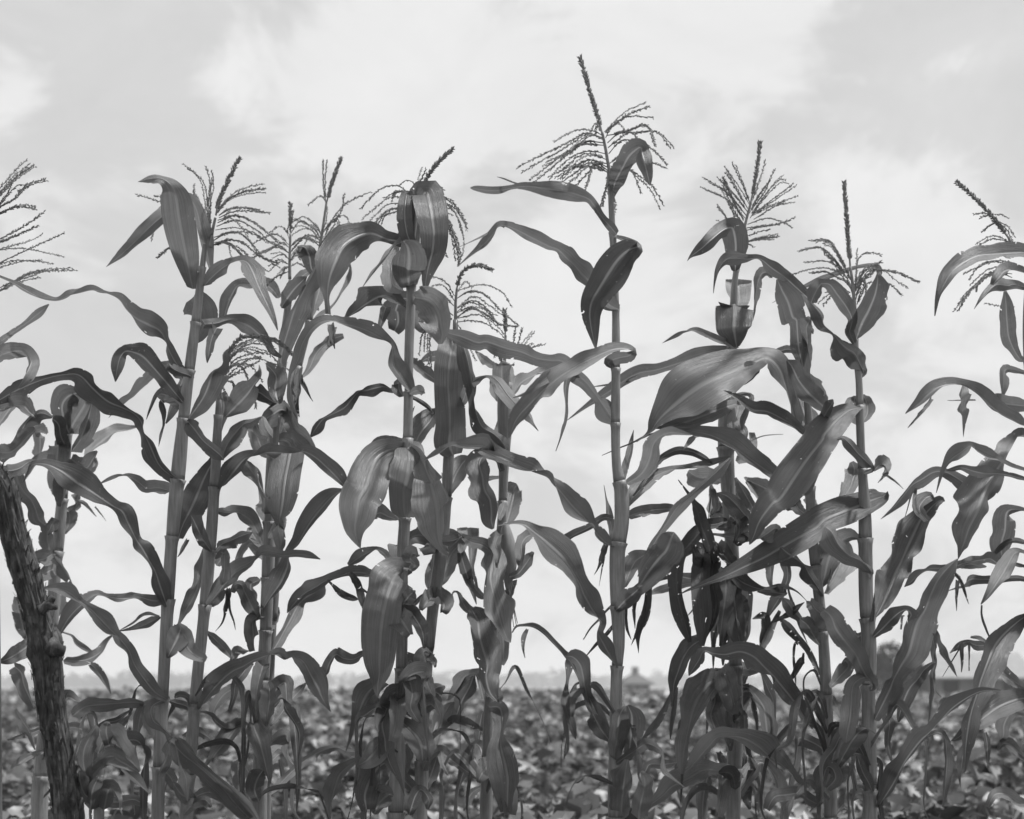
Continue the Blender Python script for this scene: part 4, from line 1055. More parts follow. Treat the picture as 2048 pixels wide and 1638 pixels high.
make_plant('corn plant with a stiff fan-shaped tassel and ragged withered leaves round its stalk', 3.36, '''
S 0 1484,500,5 1471,549,5 1467,620,7 1462,720,9 1456,800,14 1452,900,14 1458,1000,12 1464,1100,12 1469,1200,12 1471,1385,12 1470,1500,13 1466,1620,13
T S 690,1075 745,850 790,650 830,500 | 828,500 870,280 900,15 | 825,530 900,330 945,170 | 820,520 750,350 670,180 | 815,530 740,400 610,215 | 800,560 720,430 620,265 | 800,590 690,450 550,305 | 790,620 640,440 475,340 | 780,640 620,480 410,385 | 770,650 680,500 600,320 | 765,660 670,480 605,340 | 770,690 690,580 600,380 | 740,720 720,700 640,500 | 730,720 665,705 610,620 550,545 | 700,730 650,710 590,680 545,655 | 840,560 940,420 1020,240 | 830,600 960,430 1045,320 1090,295 | 820,640 920,480 1050,330 1115,330 | 830,620 980,520 1200,370 | 840,590 1000,530 1205,460 | 840,620 1000,540 1180,510 | 850,650 960,580 1100,500 | 800,690 960,640 1100,680 1165,720 | 790,720 950,700 1080,680 1180,635 | 790,740 900,710 1050,690 | 785,790 900,750 980,735 | 780,830 900,810 1050,795 | 785,840 900,805 1040,790 | 780,840 855,880 | 835,580 900,440 980,330 | 815,600 880,470 960,380
L f S 700,1072,25 700,980,62 702,860,72 690,765,72 665,718,52 590,745,42 500,820,45 420,890,36 340,950,12 305,992,1
L b! S 720,1360,60 730,1300,85 722,1220,105 718,1140,108
L f! S 690,1450,50,3 690,1380,110,0 690,1355,128,-3 687,1440,126,-7 684,1540,116,-9 T 692,110,92,-9 702,170,60,-8 710,220,20,-7
L f T 700,240,30 640,195,26 520,150,36 420,100,28 340,88,14 240,120,-12 100,190,-1
L b T 700,240,20 500,270,40 350,320,50 200,365,36 50,410,36 O 1500,1190,40 1350,1210,42 1230,1270,46 1100,1360,36 950,1460,18 755,1600,2
L b O 1330,1240,25 1230,1280,14 1100,1300,12 915,1330,2
L f T 600,720,15 560,620,30 620,560,40 720,480,60 830,420,60 900,400,30
L f T 640,720,20 700,640,30 780,600,20 830,620,35 820,700,20 770,820,20 760,900,8
L f5 T 690,660,60 715,680,66 715,760,66 690,860,66 720,950,70 745,1025,25
L b T 700,1150,30 790,1100,50 830,1020,36 820,920,25
L b T 580,1330,20 500,1290,62 400,1290,66 310,1240,20
W b T 740,1060,6 850,980,5 950,945,4 1090,935,2
W f U 540,760,25 500,650,36 470,540,40 420,420,40 390,300,36 340,210,10 230,40,3
W f U 640,370,10 560,400,36 450,430,42 330,560,50 250,660,46 220,800,50 220,950,42 250,1100,46 290,1230,40 330,1370,12
L f U 850,390,15 780,330,50 700,240,56 620,170,40 540,150,8
L f U 890,350,20 820,230,40 760,130,40 700,20,10
L b U 990,300,20 960,240,30 900,160,62 830,80,50 770,20,10
L b U 1030,160,6 960,120,52 880,80,52 790,40,20
L b U 660,330,20 600,330,50 540,280,50 520,180,30 500,80,10
L f U 480,485,8 600,500,15 720,515,32 830,520,32 960,505,10
L b U 640,840,20 520,835,20 440,845,40 340,850,46 230,830,20 130,845,8
L b U 400,880,20 300,890,30 200,915,32 100,940,36 -10,980,8
L f U 600,840,10 680,830,46 760,880,62 860,920,42 960,935,12 1100,930,10 1200,960,8 1290,1040,2
L f U 880,950,10 1000,960,32 1080,970,42 1120,960,10
W f U 560,560,30 590,640,60 640,700,60 690,760,20
W f U 700,350,60 730,420,66 720,500,60 690,560,20
W b U 590,240,20 540,330,45 560,400,40 600,450,10
W b U 720,100,30 740,200,60 700,320,60 660,400,20
W f U 660,420,10 600,430,30 560,430,4
W f U 500,330,5 535,260,20 515,130,10 480,370,3
W f U 440,560,40 430,720,60 425,880,60 430,1050,60 440,1220,50 430,1400,15
W f U 520,700,45 510,860,62 540,1020,50 520,1180,30 460,1330,8
W f U 600,760,55 620,900,66 610,1050,60 590,1200,40 570,1400,10
W f U 700,800,40 680,950,60 700,1120,60 720,1300,50 760,1440,10
W f U 640,900,40 650,1050,50 640,1200,40 620,1350,30 600,1560,6
W b U 560,900,30 560,1080,36 540,1250,36 530,1400,20 520,1600,5
W b U 770,800,40 800,980,50 790,1150,60 800,1280,40 780,1380,8
W f U 690,1000,50 740,1080,55 760,1200,40 740,1320,8
W b U 480,900,20 440,1000,14 370,1080,10 290,1170,2
W f U 680,1150,20 720,1220,30 790,1340,6
W f U 460,700,40 400,700,50 370,650,40 340,560,8
W b U 590,1100,20 560,1250,20 500,1420,4
W b U 600,1200,30 640,1300,20 650,1430,5
L f U 430,1320,30 400,1360,40 330,1410,55 270,1500,62 230,1610,52 V 200,520,40 190,600,20 180,720,4
W f V 190,580,12 120,740,18 50,860,25 0,920,20 R 1360,1000,3
W f V 220,560,10 190,760,20 170,880,14 165,985,3
L f V 600,470,15 540,500,62 470,540,82 400,640,102 350,760,82 320,870,50 290,1000,40 270,1130,36 265,1270,16
L f V 560,570,20 530,580,40 530,680,46 500,780,56 530,880,62 570,960,28
W f V 590,400,40 640,520,70 680,660,62 700,780,20
W b V 770,540,30 765,680,42 740,795,12
W f V 720,540,20 720,640,10 740,730,14 760,810,4
L b V 740,560,15 800,560,15 870,630,40 930,720,52 950,830,46 960,930,50 980,1070,15
W f V 640,700,40 620,850,50 640,980,40 660,1080,10
W f V 700,840,40 760,780,30 770,880,30 740,980,10
L f V 600,1240,40 590,1380,50 570,1500,50 560,1620,20
L b V 700,1080,40 770,1150,40 750,1300,40 740,1420,10
L b V 820,1130,10 880,1260,52 910,1400,52 940,1560,40
W f V 700,1400,30 680,1300,50 640,1260,40 560,1260,10
W b V 700,1480,30 780,1380,40 800,1480,30 820,1560,10
L f+ V 760,1300,5 650,1240,26 550,1240,36 430,1240,66 300,1310,76 180,1370,62 100,1450,42 -20,1540,20
L b V 240,1170,5 120,1190,36 0,1190,30 R 1400,1240,30 1360,1290,5
W b V 560,1090,15 600,1180,25 640,1280,10
''', 29, low=9)

make_plant('corn plant with one huge leaf arching far over to the left at head height', 3.22, '''
S 0 1612,760,7 1618,850,8 1620,957,8 1624,1060,9 1634,1160,9 1645,1260,9 1651,1360,10 1656,1482,11 1660,1560,12 1661,1620,12
L f6+! T 1220,900,30 1190,800,55 1160,680,58 1110,540,75 1060,420,110 1000,340,110 930,310,80 840,340,100 700,400,150 540,470,185 400,550,195 250,650,165 130,750,95 50,840,50 0,920,18 -110,1000,3
L f3 T 1310,980,10 1200,880,36 1080,810,50 960,750,50 840,730,50 740,660,30 645,605,15 600,580,3
L f5+ T 760,680,20 700,690,30 600,720,56 450,780,82 300,830,72 150,870,26 50,890,5
L f6+ T 1300,1420,10 1180,1350,30 1080,1310,46 960,1240,56 840,1150,62 720,1060,76 600,990,76 480,940,50 340,910,36 200,890,36 45,890,3
L f T 400,950,10 360,960,14 320,1010,20 270,1065,2
L f8 S 1370,1330,10 1290,1290,30 1200,1210,36 1100,1120,40 1000,1050,40 900,975,10 800,975,26 700,975,40 620,985,30 560,1060,18 535,1150,10 520,1255,2
L f T 1480,760,10 1400,690,52 1300,600,62 1220,500,46 1160,380,40 1120,330,8
L b T 1460,650,10 1380,580,52 1320,490,32 1290,420,8
L b T 1330,960,60 1290,830,92 1240,700,72 1190,560,30
L f T 1290,520,20 1260,420,46 1240,330,36 1220,230,50 1210,120,46 1200,0,60 S 1170,1450,76 1130,1330,70 1080,1230,50 1040,1140,8
L f T 1290,330,20 1290,200,32 1280,60,46 S 1290,1520,50 1320,1450,16
L b T 1250,480,40 1290,300,36 1300,180,20 1315,80,26 S 1330,1590,8
L b T 1240,270,15 1130,240,25 1040,270,25 960,330,8
L b S 1000,1130,10 980,1090,25 920,1090,42 885,1160,36 870,1250,26 850,1380,12 840,1485,2
L f T 1300,880,10 1380,860,30 1440,760,40 1490,680,30 1500,650,8
L f T 1260,960,15 1330,1100,25 1310,1270,40 1280,1390,30 1230,1420,10
L b T 1280,1380,20 1330,1480,45 1400,1530,30 1420,1500,6
L b T 1290,1600,20 1220,1550,40 1180,1500,45 1120,1560,8
L f U 1420,990,12 1360,900,42 1300,810,62 1260,740,25 1180,680,62 1120,640,62 1070,590,10
L b U 1430,970,15 1480,860,72 1540,740,92 1570,620,72 1560,520,30
L b U 1370,760,15 1400,640,30 1440,570,20 1410,520,20 1370,540,6
L f U 1100,560,30 1040,440,42 960,480,50 900,520,16
L b U 1000,600,30 990,720,42 990,820,36 1005,930,10
L b U 1140,620,30 1120,720,50 1130,820,32 1110,900,32 1060,1000,42 1000,1100,30 940,1210,8
W b U 1130,900,12 1140,960,12 1180,1080,15 1230,1230,14 1290,1380,3
W b U 1390,1640,8 1370,1580,12 1300,1440,20 1220,1340,26 1130,1240,30 1060,1160,8
W b U 1380,1640,8 1340,1540,14 1270,1400,16 1200,1290,8
W b U 890,1480,10 950,1350,32 1000,1230,26 1060,1110,16
W b U 910,1540,10 920,1370,32 940,1250,42 930,1160,32 840,1180,5
L f U 1330,1300,10 1240,1190,30 1170,1110,40 1130,1050,42 1080,1000,6
W f U 980,1210,6 1080,1170,18 1180,1110,22 1265,1043,3
L f U 1390,1390,15 1330,1300,42 1290,1230,42 1230,1180,16
L f U 1310,1030,15 1360,1100,40 1440,1150,66 1490,1130,40
W b U 1260,1460,10 1250,1540,20 V 1240,350,30 1190,450,28 1115,550,3
W b U 1210,1390,6 1190,1370,10 1175,1480,10 1185,1610,10 V 1195,560,2
W f V 1450,1180,4 1420,1010,16 1360,860,16 1310,720,14 1270,620,10 1262,500,8 1300,440,8 1350,430,10 1395,540,5
L f+ V 1330,900,10 1260,800,62 1180,680,72 1100,570,76 1020,470,82 940,390,86 850,310,86 740,270,62 620,290,50 520,280,30 440,260,20 400,330,42 350,410,28 318,465,3
L b V 920,400,20 800,420,40 700,370,50 640,390,30 560,430,8
L f+ V 1300,1380,15 1210,1340,26 1130,1240,22 1060,1180,52 980,1120,76 880,1040,84 770,980,66 660,960,36 560,965,30 490,1030,46 420,1110,42 370,1170,36 320,1230,8
L b V 1460,920,10 1420,960,20 1480,740,14 1560,780,6
L f V 1390,1640,20 1400,1440,30 1420,1300,62 1450,1210,42 1500,1230,32 1520,1310,36 1450,1390,20
L f V 1400,1530,20 1300,1480,42 1230,1430,32 1120,1440,42 1020,1460,42 960,1560,20
L b V 1490,640,15 1530,720,26 1560,800,15 1590,850,3
''', 30, low=8)

make_plant('sturdy corn plant with a straight upright tassel, a wide leaf laid across its stalk', 3.1, '''
S 0 1708,640,6 1711,700,6 1718,761,6 1720,840,7 1722,900,7 1726,960,8 1730,1042,11 1731,1120,12 1732,1195,12 1737,1270,13 1738,1330,13 1737,1400,12 1738,1482,13 1740,1604,13 1740,1625,13
T W 255,1130 235,900 215,750 | 215,750 200,560 190,400 165,55 | 240,900 150,700 80,590 0,540 | 230,950 130,800 60,700 0,620 | 240,1000 180,830 80,700 0,650 | S 1590,1050 1500,850 1430,820 1360,835 | S 1600,1090 1500,970 1380,880 1210,910 | S 1600,1120 1480,1000 1260,1000 | S 1590,1090 1440,1050 1300,1060 1120,1120 | S 1600,1160 1450,1080 1330,1090 | S 1640,1250 1500,1170 1420,1170 1330,1230 | S 1640,1280 1500,1270 1415,1355 | W 250,1000 265,800 270,605 | W 250,950 280,700 350,635 465,655 | W 240,1000 300,800 430,715 | W 260,950 330,780 470,780 600,800 770,880 | W 250,1000 350,800 480,780 600,870 690,925 | W 300,900 460,870 560,910 635,985 | W 300,850 430,780 480,900 520,1020 | W 260,1020 300,880 380,830 440,740 | W 265,1000 310,870 390,800 450,760 | W 270,1060 320,950 330,880 | W 250,900 330,850 350,960 | W 245,1040 150,920 50,880 -60,900 | W 240,1080 130,980 20,960
L f W 265,1345,20 310,1220,86 370,1100,76 420,980,56 440,880,36 440,800,6
L b W 440,850,10 460,800,20 430,745,14 300,745,12 150,790,16 0,840,18 S 1350,1160,20 1210,1222,12 1090,1280,6 1000,1335,1
L f W 250,1380,15 210,1290,32 230,1190,26 190,1090,42 110,980,44 50,900,32 0,890,20 S 1400,1180,42 1350,1260,52 1320,1330,20
L f4 X 290,225,25 320,180,50 290,120,82 240,30,88 W 190,1430,92 130,1370,52 80,1300,36 0,1230,36 S 1560,1590,60 1480,1530,62 1400,1440,62 1330,1350,36 1250,1255,12
L b X 290,605,20 240,530,52 240,440,42 262,375,12
L b X 310,595,20 350,530,46 350,440,42 318,365,12
L f+! X 310,470,15 210,495,60 110,568,92 0,680,112 T 1520,830,112 1400,980,112 1280,1150,120 1160,1320,120 1060,1460,102 U 1000,230,92 900,370,66 850,500,30 815,570,4
L f X 330,1010,15 400,975,20 350,920,50 280,850,42 210,770,42 150,720,20 105,735,5
L f X 390,990,15 415,980,20 460,940,56 500,950,52 530,1015,12
L f X 490,1010,12 580,1075,10 650,1140,2
L f X 500,1015,15 480,1040,12 440,1087,2
L b X 110,1260,10 190,1160,46 230,1070,52 250,980,50 225,915,15
L f5+! X 505,1165,10 485,1195,45 420,1220,78 280,1280,96 150,1330,106 0,1390,102 U 1500,350,106 1350,430,112 1200,520,112 1050,610,96 900,690,76 750,760,56 600,830,36 450,890,20 300,950,8 235,985,1
L f Y 380,650,15 385,590,42 300,500,46 200,450,62 110,360,92 60,270,82 10,220,25
L b Y 300,330,20 230,300,60 120,350,90 40,480,90 0,640,60 -40,740,12
L b+ Y 410,985,12 470,870,56 530,730,92 580,610,92 640,490,72 690,370,96 740,260,102 790,160,82 850,90,62 910,30,36 960,0,30 990,10,4
L b X 850,1400,20 780,1310,30 800,1250,56 860,1200,42 900,1230,12
W b X 780,1350,10 750,1300,14 740,1220,14 755,1130,10
L f Y 400,1125,20 470,1060,56 550,980,56 620,920,30 680,900,16 715,940,32 690,985,8
W f Y 660,950,5 640,960,8 632,1060,5
W f Y 385,1000,15 400,920,12 412,760,2
L f Y 370,1560,5 400,1520,30 330,1420,50 260,1270,62 180,1170,72 100,1060,62 60,960,52 0,900,40
L b Y 330,1090,10 260,1140,42 220,1210,42 180,1280,10
L f Z 400,560,10 410,510,30 330,480,40 240,540,42 220,700,52 210,820,52 190,940,42 180,1010,8
L b Z 300,560,10 290,700,12 270,900,4
L b Z 50,560,15 130,470,52 200,390,52 175,340,32 140,370,5
L f+ Z 410,830,10 470,720,46 540,580,62 570,500,32 620,400,62 690,280,82 730,150,82 Y 770,1000,76 830,900,56 880,770,62 930,660,56 1010,560,42 1095,480,4
L b Y 790,1020,15 850,985,32 885,1060,36 920,1150,32 980,1270,30 1040,1370,22 1090,1450,2
L b Z 860,80,15 890,150,25 910,330,26 890,450,18 885,600,20 875,740,12 850,885,3
L b Z 890,360,8 820,420,26 770,490,36 700,570,52 650,680,52 620,780,30 608,845,4
W b Z 960,640,3 910,580,6 905,460,8 900,330,6
L f Z 440,1545,8 520,1420,52 590,1300,72 650,1190,52 720,1090,62 800,990,72 870,920,32 980,800,42 1060,720,46 1180,640,30 1300,590,18 1450,585,3
L b Z 840,960,15 940,930,15 985,970,32 1000,1040,46 1010,1150,44 1000,1280,42 990,1400,26 970,1540,10
L b Z 960,760,15 960,700,40 1010,690,40 1100,720,10
L b Z 800,1010,15 850,960,30 860,1010,25 840,1080,8
L f Z 100,1235,10 160,1120,36 230,1000,52 300,920,32 370,900,10 430,945,3
L f Z 400,1420,5 370,1350,32 320,1260,32 290,1180,22 265,1105,6
L b Z 190,1560,26 210,1400,42 230,1280,36 240,1180,8
L b Z 410,820,6 450,760,8 500,830,4
L b Z 330,1440,20 260,1440,50 160,1520,60 80,1620,20
''', 31, low=4)

make_plant('corn plant cut by the right edge, with torn leaves and a slanting tassel', 3.2, '''
S 0 2066,520,6 2058,580,8 2056,680,9 2062,800,9 2066,960,10 2068,1130,11 2070,1300,12 2072,1450,12 2074,1620,13
T W 1560,640 1530,560 1510,510 | 1515,520 1400,370 1250,200 1085,58 | 1420,360 1380,340 1330,330 1270,355 | 1380,320 1450,325 1515,360 | 1430,390 1390,395 1330,430 1285,470 | 1400,380 1450,390 1515,430 1560,500 | 1540,570 1450,530 1350,530 1230,605 | 1540,590 1440,570 1380,580 | 1560,720 1400,700 1280,740 1190,850 | 1560,740 1400,710 1250,760 1140,810 | 1560,760 1380,760 1280,820 1195,900 | 1540,810 1400,800 1290,850 1240,960 | 1500,760 1400,790 1200,950 1100,1110 | 1540,840 1420,800 1250,900 1130,1050 | 1560,1080 1480,1080 1320,1050
L f W 1640,640,62 1520,640,66 1380,650,62 1250,670,62 1130,730,56 1040,800,46 980,900,36 940,1000,15 908,1155,3
L f W 1560,900,30 1500,910,42 1420,900,36 1350,950,20 1230,1098,2
L f W 1560,780,40 1480,790,42 1430,840,32 1380,900,12
L f W 1600,1500,20 1520,1350,40 1500,1200,40 1490,1050,30 1480,950,10
L f X 1640,620,20 1540,570,52 1430,510,56 1330,430,62 1230,340,52 1130,285,24 1030,280,32 930,310,42 850,370,42 780,440,30 668,522,3
L f X 1150,290,20 1135,330,40 1130,420,42 1130,520,40 1135,620,15 1140,712,2
L f X 880,400,15 800,500,14 740,570,10 685,637,2
L b X 1640,460,42 1480,440,62 1380,410,42 1290,380,8
W b X 1240,410,8 1130,412,7 1010,412,3
L b X 1540,160,15 1480,170,45 1470,280,45 1460,390,10
L f X 1540,960,20 1420,900,22 1330,860,42 1240,810,36 1195,785,20 1120,840,46 1050,890,46 1000,950,14 920,1170,2
L f X 1480,1020,15 1320,1010,36 1220,990,26 1130,965,16 1060,980,14 1000,985,3
L b X 1400,1180,15 1260,1140,30 1180,1110,52 1090,1050,36 1000,1000,26 900,1000,46 800,1060,56 720,1110,46 640,1210,38 560,1300,18 463,1387,1
W b X 740,1130,12 710,1200,10 680,1320,5 640,1440,1
L f5- X 1600,700,20 1560,740,36 1500,840,66 1420,980,104 1330,1130,122 1260,1300,122 1190,1450,102 1150,1580,62 Y 1130,400,30 1100,482,3
L f Y 1560,530,10 1430,520,14 1360,480,36 1280,490,32 1180,510,22 1110,530,36 1060,555,20 960,560,20 880,560,20 830,580,12 770,610,26 720,660,30 658,712,3
L b Y 1330,550,8 1220,530,32 1120,520,30
L b Y 1600,640,20 1500,640,22 1400,650,32 1290,650,36 1200,650,42 1150,690,10 1080,715,6 950,765,2
W b Y 1095,660,14 1092,690,14 1085,800,10 1085,910,2
W b Y 1060,580,10 1120,650,18 1160,750,14 1187,855,2
L f Y 1580,430,20 1520,500,42 1450,620,52 1380,730,32 1285,855,3
L b Y 1600,80,30 1500,100,62 1480,250,72 1450,380,62 1470,520,20
L b Y 1560,330,20 1460,370,25 1400,420,20 1380,480,5
W f Y 1370,1160,4 1320,1040,7 1290,940,6 1290,860,6
L f4 Y 1640,960,42 1500,1080,84 1400,1200,104 1340,1330,112 1290,1470,92 Z 1260,610,80 1215,750,62 1180,900,60 1160,1050,40 1150,1250,10
L b Y 1440,1190,20 1340,1190,32 1240,1190,36 1180,1160,20 1110,1190,26 1030,1255,3
L b Y 1340,1170,10 1270,1130,15 1200,1120,10
W b Y 1120,1170,12 1125,1210,14 1130,1330,10 1125,1410,3
W b Y 1185,1170,14 1190,1220,12 1190,1400,6
W b Y 1120,1200,8 1060,1300,7 970,1450,2
L f6+ Z 1640,650,62 1500,690,84 1400,740,72 1280,830,62 1170,910,36 1100,970,20 1038,1002,2
L b Z 1640,560,40 1500,470,60 1430,400,50 1460,330,20
L b Z 1320,930,10 1335,1010,20 1340,1120,16 1345,1235,2
L b Z 1560,760,30 1480,850,52 1470,950,34 1440,1040,6
L b Z 1240,900,30 1190,1040,55 1140,1120,45 1120,1260,20 1120,1380,4
L b Z 1640,1130,30 1540,1040,50 1470,1020,30 1420,1080,5
L f Z 1600,1500,30 1500,1440,40 1400,1440,30 1340,1540,15
''', 32, low=7, reach=True)

make_plant('corn plant cut by the left edge, mostly long tassel branches reaching into view', 3.15, '''
S 0 -14,640,6 -16,800,9 -14,1000,10 -10,1300,11 -8,1620,12
T A -55,1500 -50,1200 -46,900 -44,600 | -44,600 -120,450 -200,280 -260,140 | -40,560 120,380 220,280 | -40,600 100,430 245,320 | -40,620 130,450 290,340 | -50,700 130,600 230,500 395,455 | -50,720 120,510 200,490 240,500 140,540 | -40,740 120,670 200,655 290,670 | -50,960 120,870 240,800 360,710 | -50,980 120,910 290,835 | -50,1030 130,980 240,950 345,895 | -50,1150 120,1070 250,1010 400,940 525,885 | -50,1030 120,1010 250,1020 510,1075 | -50,1150 120,1110 250,1115 340,1105 | -50,1180 130,1130 250,1110 430,1135 | -40,1350 120,1280 250,1220 420,1195 615,1190 | -40,1380 130,1300 220,1270 325,1245 | -44,700 60,560 100,480
L f B -60,380,20 20,330,18 120,255,14 220,185,14 320,105,20 400,35,4
L f B -50,500,30 20,450,45 120,420,45 200,430,42 250,500,50 225,580,56 190,650,40 150,720,10
L f B 0,900,40 80,880,60 180,860,60 240,920,30 290,960,8
L b B -40,1060,40 60,920,60 150,820,55 220,900,40 300,1000,8
L f B -40,1240,30 80,1250,60 150,1200,60 220,1120,52 290,1060,20
L f B 0,1320,30 80,1230,50 150,1130,50 200,1030,46 260,960,56 340,930,42 430,960,10
L b B -40,1400,20 80,1400,60 160,1380,60 230,1330,40 300,1310,10
''', 33)

make_plant('blurred dark corn plant behind the wooden post at the left', 3.72, '''
S 0 140,800,6 134,880,8 126,980,9 116,1090,10 110,1145,10 104,1250,11 96,1400,12 82,1555,14 79,1620,14
L f B 560,1090,62 620,980,72 700,850,72 720,770,30
L f B 590,1240,62 680,1100,72 730,950,62 760,810,20
L f B 570,1100,42 520,960,72 510,860,62 560,790,72 660,750,20
L f B 560,1240,50 500,1120,60 480,1020,50 430,970,20
L f B 460,1240,20 480,1180,50 470,1300,60 450,1400,20
L b B 690,1330,12 760,1220,62 850,1150,62 950,1080,42 1060,1060,26 1145,1035,6
L b B 380,1100,10 330,1070,60 330,1180,52 320,1290,30 310,1340,5
L b B 460,1330,20 380,1300,50 300,1330,40 240,1420,30 190,1500,4
L f B 580,1300,30 700,1380,60 760,1300,50 800,1240,10
L b B 700,1480,20 740,1400,40 780,1340,30 790,1290,5
L f C 560,-60,62 530,60,72 520,180,62 500,260,20
L b C 540,280,20 620,260,42 640,180,42 660,90,10
L b C 560,300,40 570,380,50 530,480,12
L b C 500,-120,40 450,20,46 470,140,36 500,200,10
L f C 440,460,20 430,400,46 410,440,30 390,490,6
L f C 440,690,15 390,560,46 380,430,16 320,370,46 290,280,36 250,200,42 200,150,52 150,60,52 120,-60,42
L b C 640,210,10 700,240,14 790,340,2
L b C 780,260,8 820,310,7 870,380,1
L f C 430,650,10 500,740,42 550,820,42 612,928,3
L f C 440,640,20 360,690,52 300,700,62 230,760,20
L f C 460,760,20 400,790,40 330,830,40 260,860,10
L b C 500,980,40 490,1080,52 468,1155,12
L b C 430,1000,30 420,1100,40 400,1160,10
L f C 250,1360,20 230,1400,42 160,1450,52 80,1500,42 0,1530,10
L b C 160,1130,42 190,1260,42 230,1350,15
L b C 130,1000,10 150,1100,30 180,1180,8
L f D 120,390,40 170,440,66 200,540,62 240,640,42 280,730,16
L f D 130,740,16 190,850,46 240,930,32 290,1070,8
L f D 350,900,15 240,940,22 150,965,14 60,990,5
L f D 360,1080,15 250,1120,22 160,1180,26 90,1230,8
L b D 520,340,26 620,345,42 720,330,46 820,270,36 880,180,18 930,130,8
L b D 740,370,18 800,430,42 850,510,36 907,615,2
L b D 510,105,8 590,140,12 630,200,26 700,250,26 775,292,6
L b D 330,1300,40 330,1420,50 310,1540,30
''', 34)

make_plant('short corn plant with dark folded leaves low at the foot of the wooden post', 2.95, '''
S 0 200,1500,4 200,1560,7 198,1620,9
L f D 740,1400,40 690,1220,52 690,1080,62 740,960,52 790,870,20
L f D 700,1360,30 820,1210,32 900,1180,32 1000,1220,46 1120,1330,36 1225,1432,3
L f D 770,1200,20 900,1130,56 1000,1170,52 1135,1255,8
L f D 800,1100,20 850,1000,40 920,980,76 980,1030,66 1060,1140,42 1145,1245,4
L f D 900,1060,30 870,920,36 885,840,15
L b D 720,950,20 850,850,16 960,830,26 1085,738,4
L b D 960,1040,10 960,940,22 1000,860,24 1080,770,4
L f D 740,1560,62 760,1400,52 810,1290,30
L f D 850,1560,42 900,1380,52 970,1470,20 980,1560,6
L f D 800,1500,40 700,1440,60 660,1330,60 650,1240,20
L b D 780,1500,20 960,1500,40 1100,1480,40 1200,1540,8
L b D 590,800,40 700,720,56 850,700,52 960,690,36 1080,680,42 1185,690,20
''', 35)

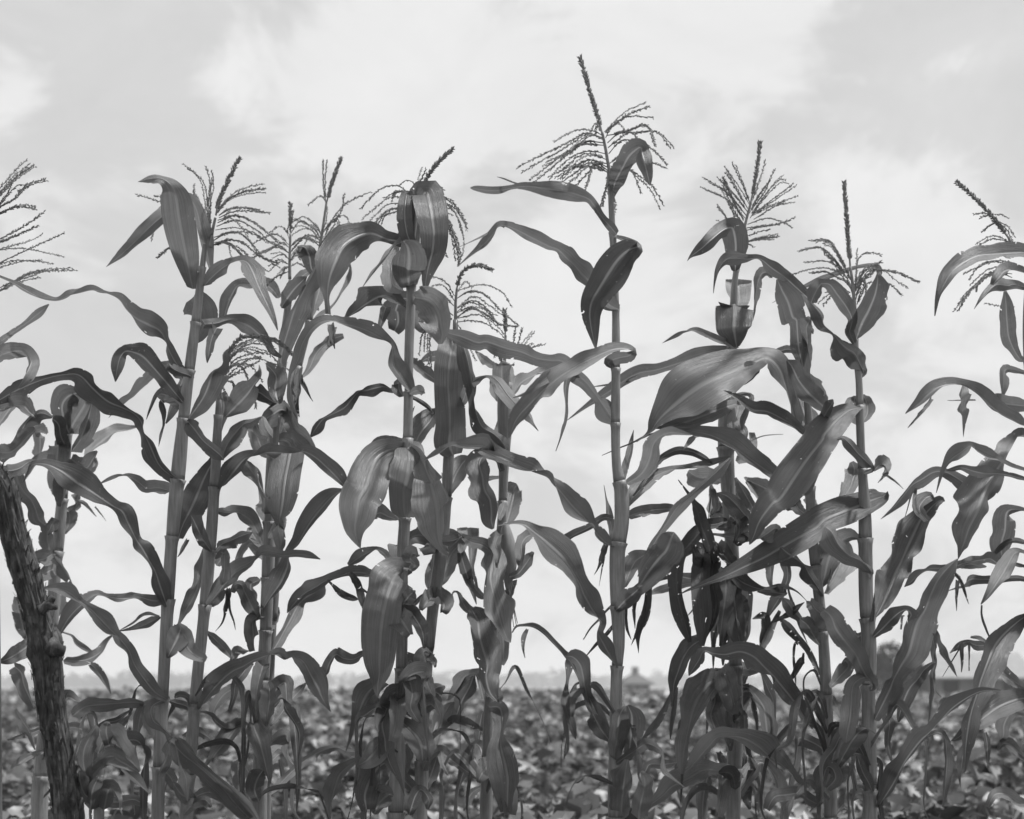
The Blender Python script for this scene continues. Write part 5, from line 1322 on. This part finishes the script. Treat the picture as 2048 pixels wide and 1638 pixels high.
# ------------------------------------------------------------------ the rough wooden post at the left
def wooden_post():
    Y = 2.72; k = Y / F_PX
    p = parse('C -420,-480,112 -170,-140,114 10,90,114 100,430,116 185,720,118 265,1000,118 325,1250,122 D 365,200,130 385,340,128 410,620,118 450,900,116 495,1150,118 545,1530,128 580,1800,130')
    A = np.array([[a[0], a[1], a[2]] for a in p])
    gy = HOR + CAM_H * F_PX / Y
    d = A[-1] - A[-2]; d = d / d[1]
    A = np.vstack([A, A[-1] + np.array((d[0] * .6, 1, 0)) * (gy + 40 - A[-1][1])])
    n = 520; S = spline(A, n, 2)
    path = np.array([P(a[0], a[1], Y) for a in S]); rad = S[:, 2] * k
    base = path[-1].copy(); base[2] = 0
    root = empty('wooden_post', tuple(base))
    tag(root, 'rough bark-covered wooden post leaning at the left edge', 'post')
    def bark(i, th):
        z = path[i][2]
        v = Vector((math.cos(th) * 2.2, math.sin(th) * 2.2, z * 4.5))
        a = mnoise.noise(v * 1.6) * .055
        rdg = .5 * abs(mnoise.noise(Vector((math.cos(th) * 5, math.sin(th) * 5, z * 7)))) * .26
        fine_ = mnoise.noise(Vector((math.cos(th) * 11, math.sin(th) * 11, z * 30))) * .08 - abs(mnoise.noise(Vector((math.cos(th) * 9 + 4, math.sin(th) * 9, z * 12)))) * .12
        f1 = mnoise.noise(Vector((math.cos(th) * 3.2, math.sin(th) * 3.2, z * 5 + 1))); f2 = mnoise.noise(Vector((math.cos(th) * 5 + 9, math.sin(th) * 5, z * 8)))
        fine_ -= .13 * math.exp(-(f1 * 9) ** 2) + .08 * math.exp(-(f2 * 8) ** 2)
        kn = 0.0
        for (zz, t0, am) in KN:
            dz = (z - zz) / .020; dt = math.atan2(math.sin(th - t0), math.cos(th - t0)) / .6
            kn += am * math.exp(-dz * dz - dt * dt)
        return a - rdg + fine_ + kn
    KN = [(P(0, 1305, Y)[2], math.pi * .98, .30), (P(0, 1290, Y)[2], 1.5 * math.pi, .28), (P(0, 1285, Y)[2], .1, .2), (P(0, 1220, Y)[2], 1.2 * math.pi, -.25), (P(0, 1425, Y)[2], 1.45 * math.pi, -.30), (P(0, 1480, Y)[2], 1.5 * math.pi, -.2)]
    V, Fc = tube(path, rad, 140, noise=bark)
    m, nt, out = new_mat('bark')
    ob = node(nt, 'ShaderNodeTexCoord').outputs['Object']
    a = tex_noise(nt, mapping(nt, ob, (70, 70, 9)), 1.0, 8, .65, .6)
    b = tex_noise(nt, ob, 45, 6, .6)
    v = mth(nt, 'ADD', mth(nt, 'MULTIPLY', a, .65), mth(nt, 'MULTIPLY', b, .35))
    pb = node(nt, 'ShaderNodeBsdfPrincipled')
    nt.links.new(ramp(nt, v, [(.36, .012), (.5, .055), (.68, .2)]), pb.inputs['Base Color']); pb.inputs['Roughness'].default_value = .9
    bump = node(nt, 'ShaderNodeBump'); bump.inputs['Strength'].default_value = .9; bump.inputs['Distance'].default_value = .004
    nt.links.new(v, bump.inputs['Height']); nt.links.new(bump.outputs[0], pb.inputs['Normal'])
    nt.links.new(pb.outputs[0], out.inputs['Surface'])
    mesh_obj('shaft', V, Fc, m, root)
    # snapped branch stubs
    for t, r in (('C 400,1400 470,1430 525,1445', .013), ('C 330,1110 390,1060 440,1000', .007), ('C 400,1050 430,1080 470,1080', .006)):
        pp = np.array([P(a[0], a[1], Y - .02) for a in parse(t)])
        S2 = spline(pp, 12)
        V, Fc = tube(S2, np.linspace(r * 1.5, r * .8, 12), 10, noise=lambda i, th: .35 * mnoise.noise(Vector((math.cos(th) * 2, math.sin(th) * 2, i * .5))))
        mesh_obj('branch_stub', V, Fc, m, root)
    # flakes of loose bark
    g = random.Random(3); V, Fc = [], []
    for _ in range(700):
        i = g.randrange(20, n - 40); th = g.uniform(0, 6.283)
        r = rad[i] * g.uniform(.93, 1.03); c = path[i] + np.array((math.cos(th) * r, math.sin(th) * r, 0))
        o_ = np.array((math.cos(th), math.sin(th), 0)); tg = np.array((-math.sin(th), math.cos(th), 0)); up = np.array((g.uniform(-.15, .15), 0, 1.0))
        L = g.uniform(.006, .028); w = g.uniform(.002, .006); curl = g.uniform(.001, .007)
        q = len(V)
        for s_, (lift) in ((0, 0), (.5, curl * .35), (1, curl)):
            ww = w * (1 - .6 * s_)
            V += [c + up * L * (s_ - .5) - tg * ww + o_ * lift, c + up * L * (s_ - .5) + tg * ww + o_ * lift]
        Fc += [(q, q + 1, q + 3, q + 2), (q + 2, q + 3, q + 5, q + 4)]
    tag(mesh_obj('bark_flakes', V, Fc, m, root, smooth=False), kind='stuff')
wooden_post()
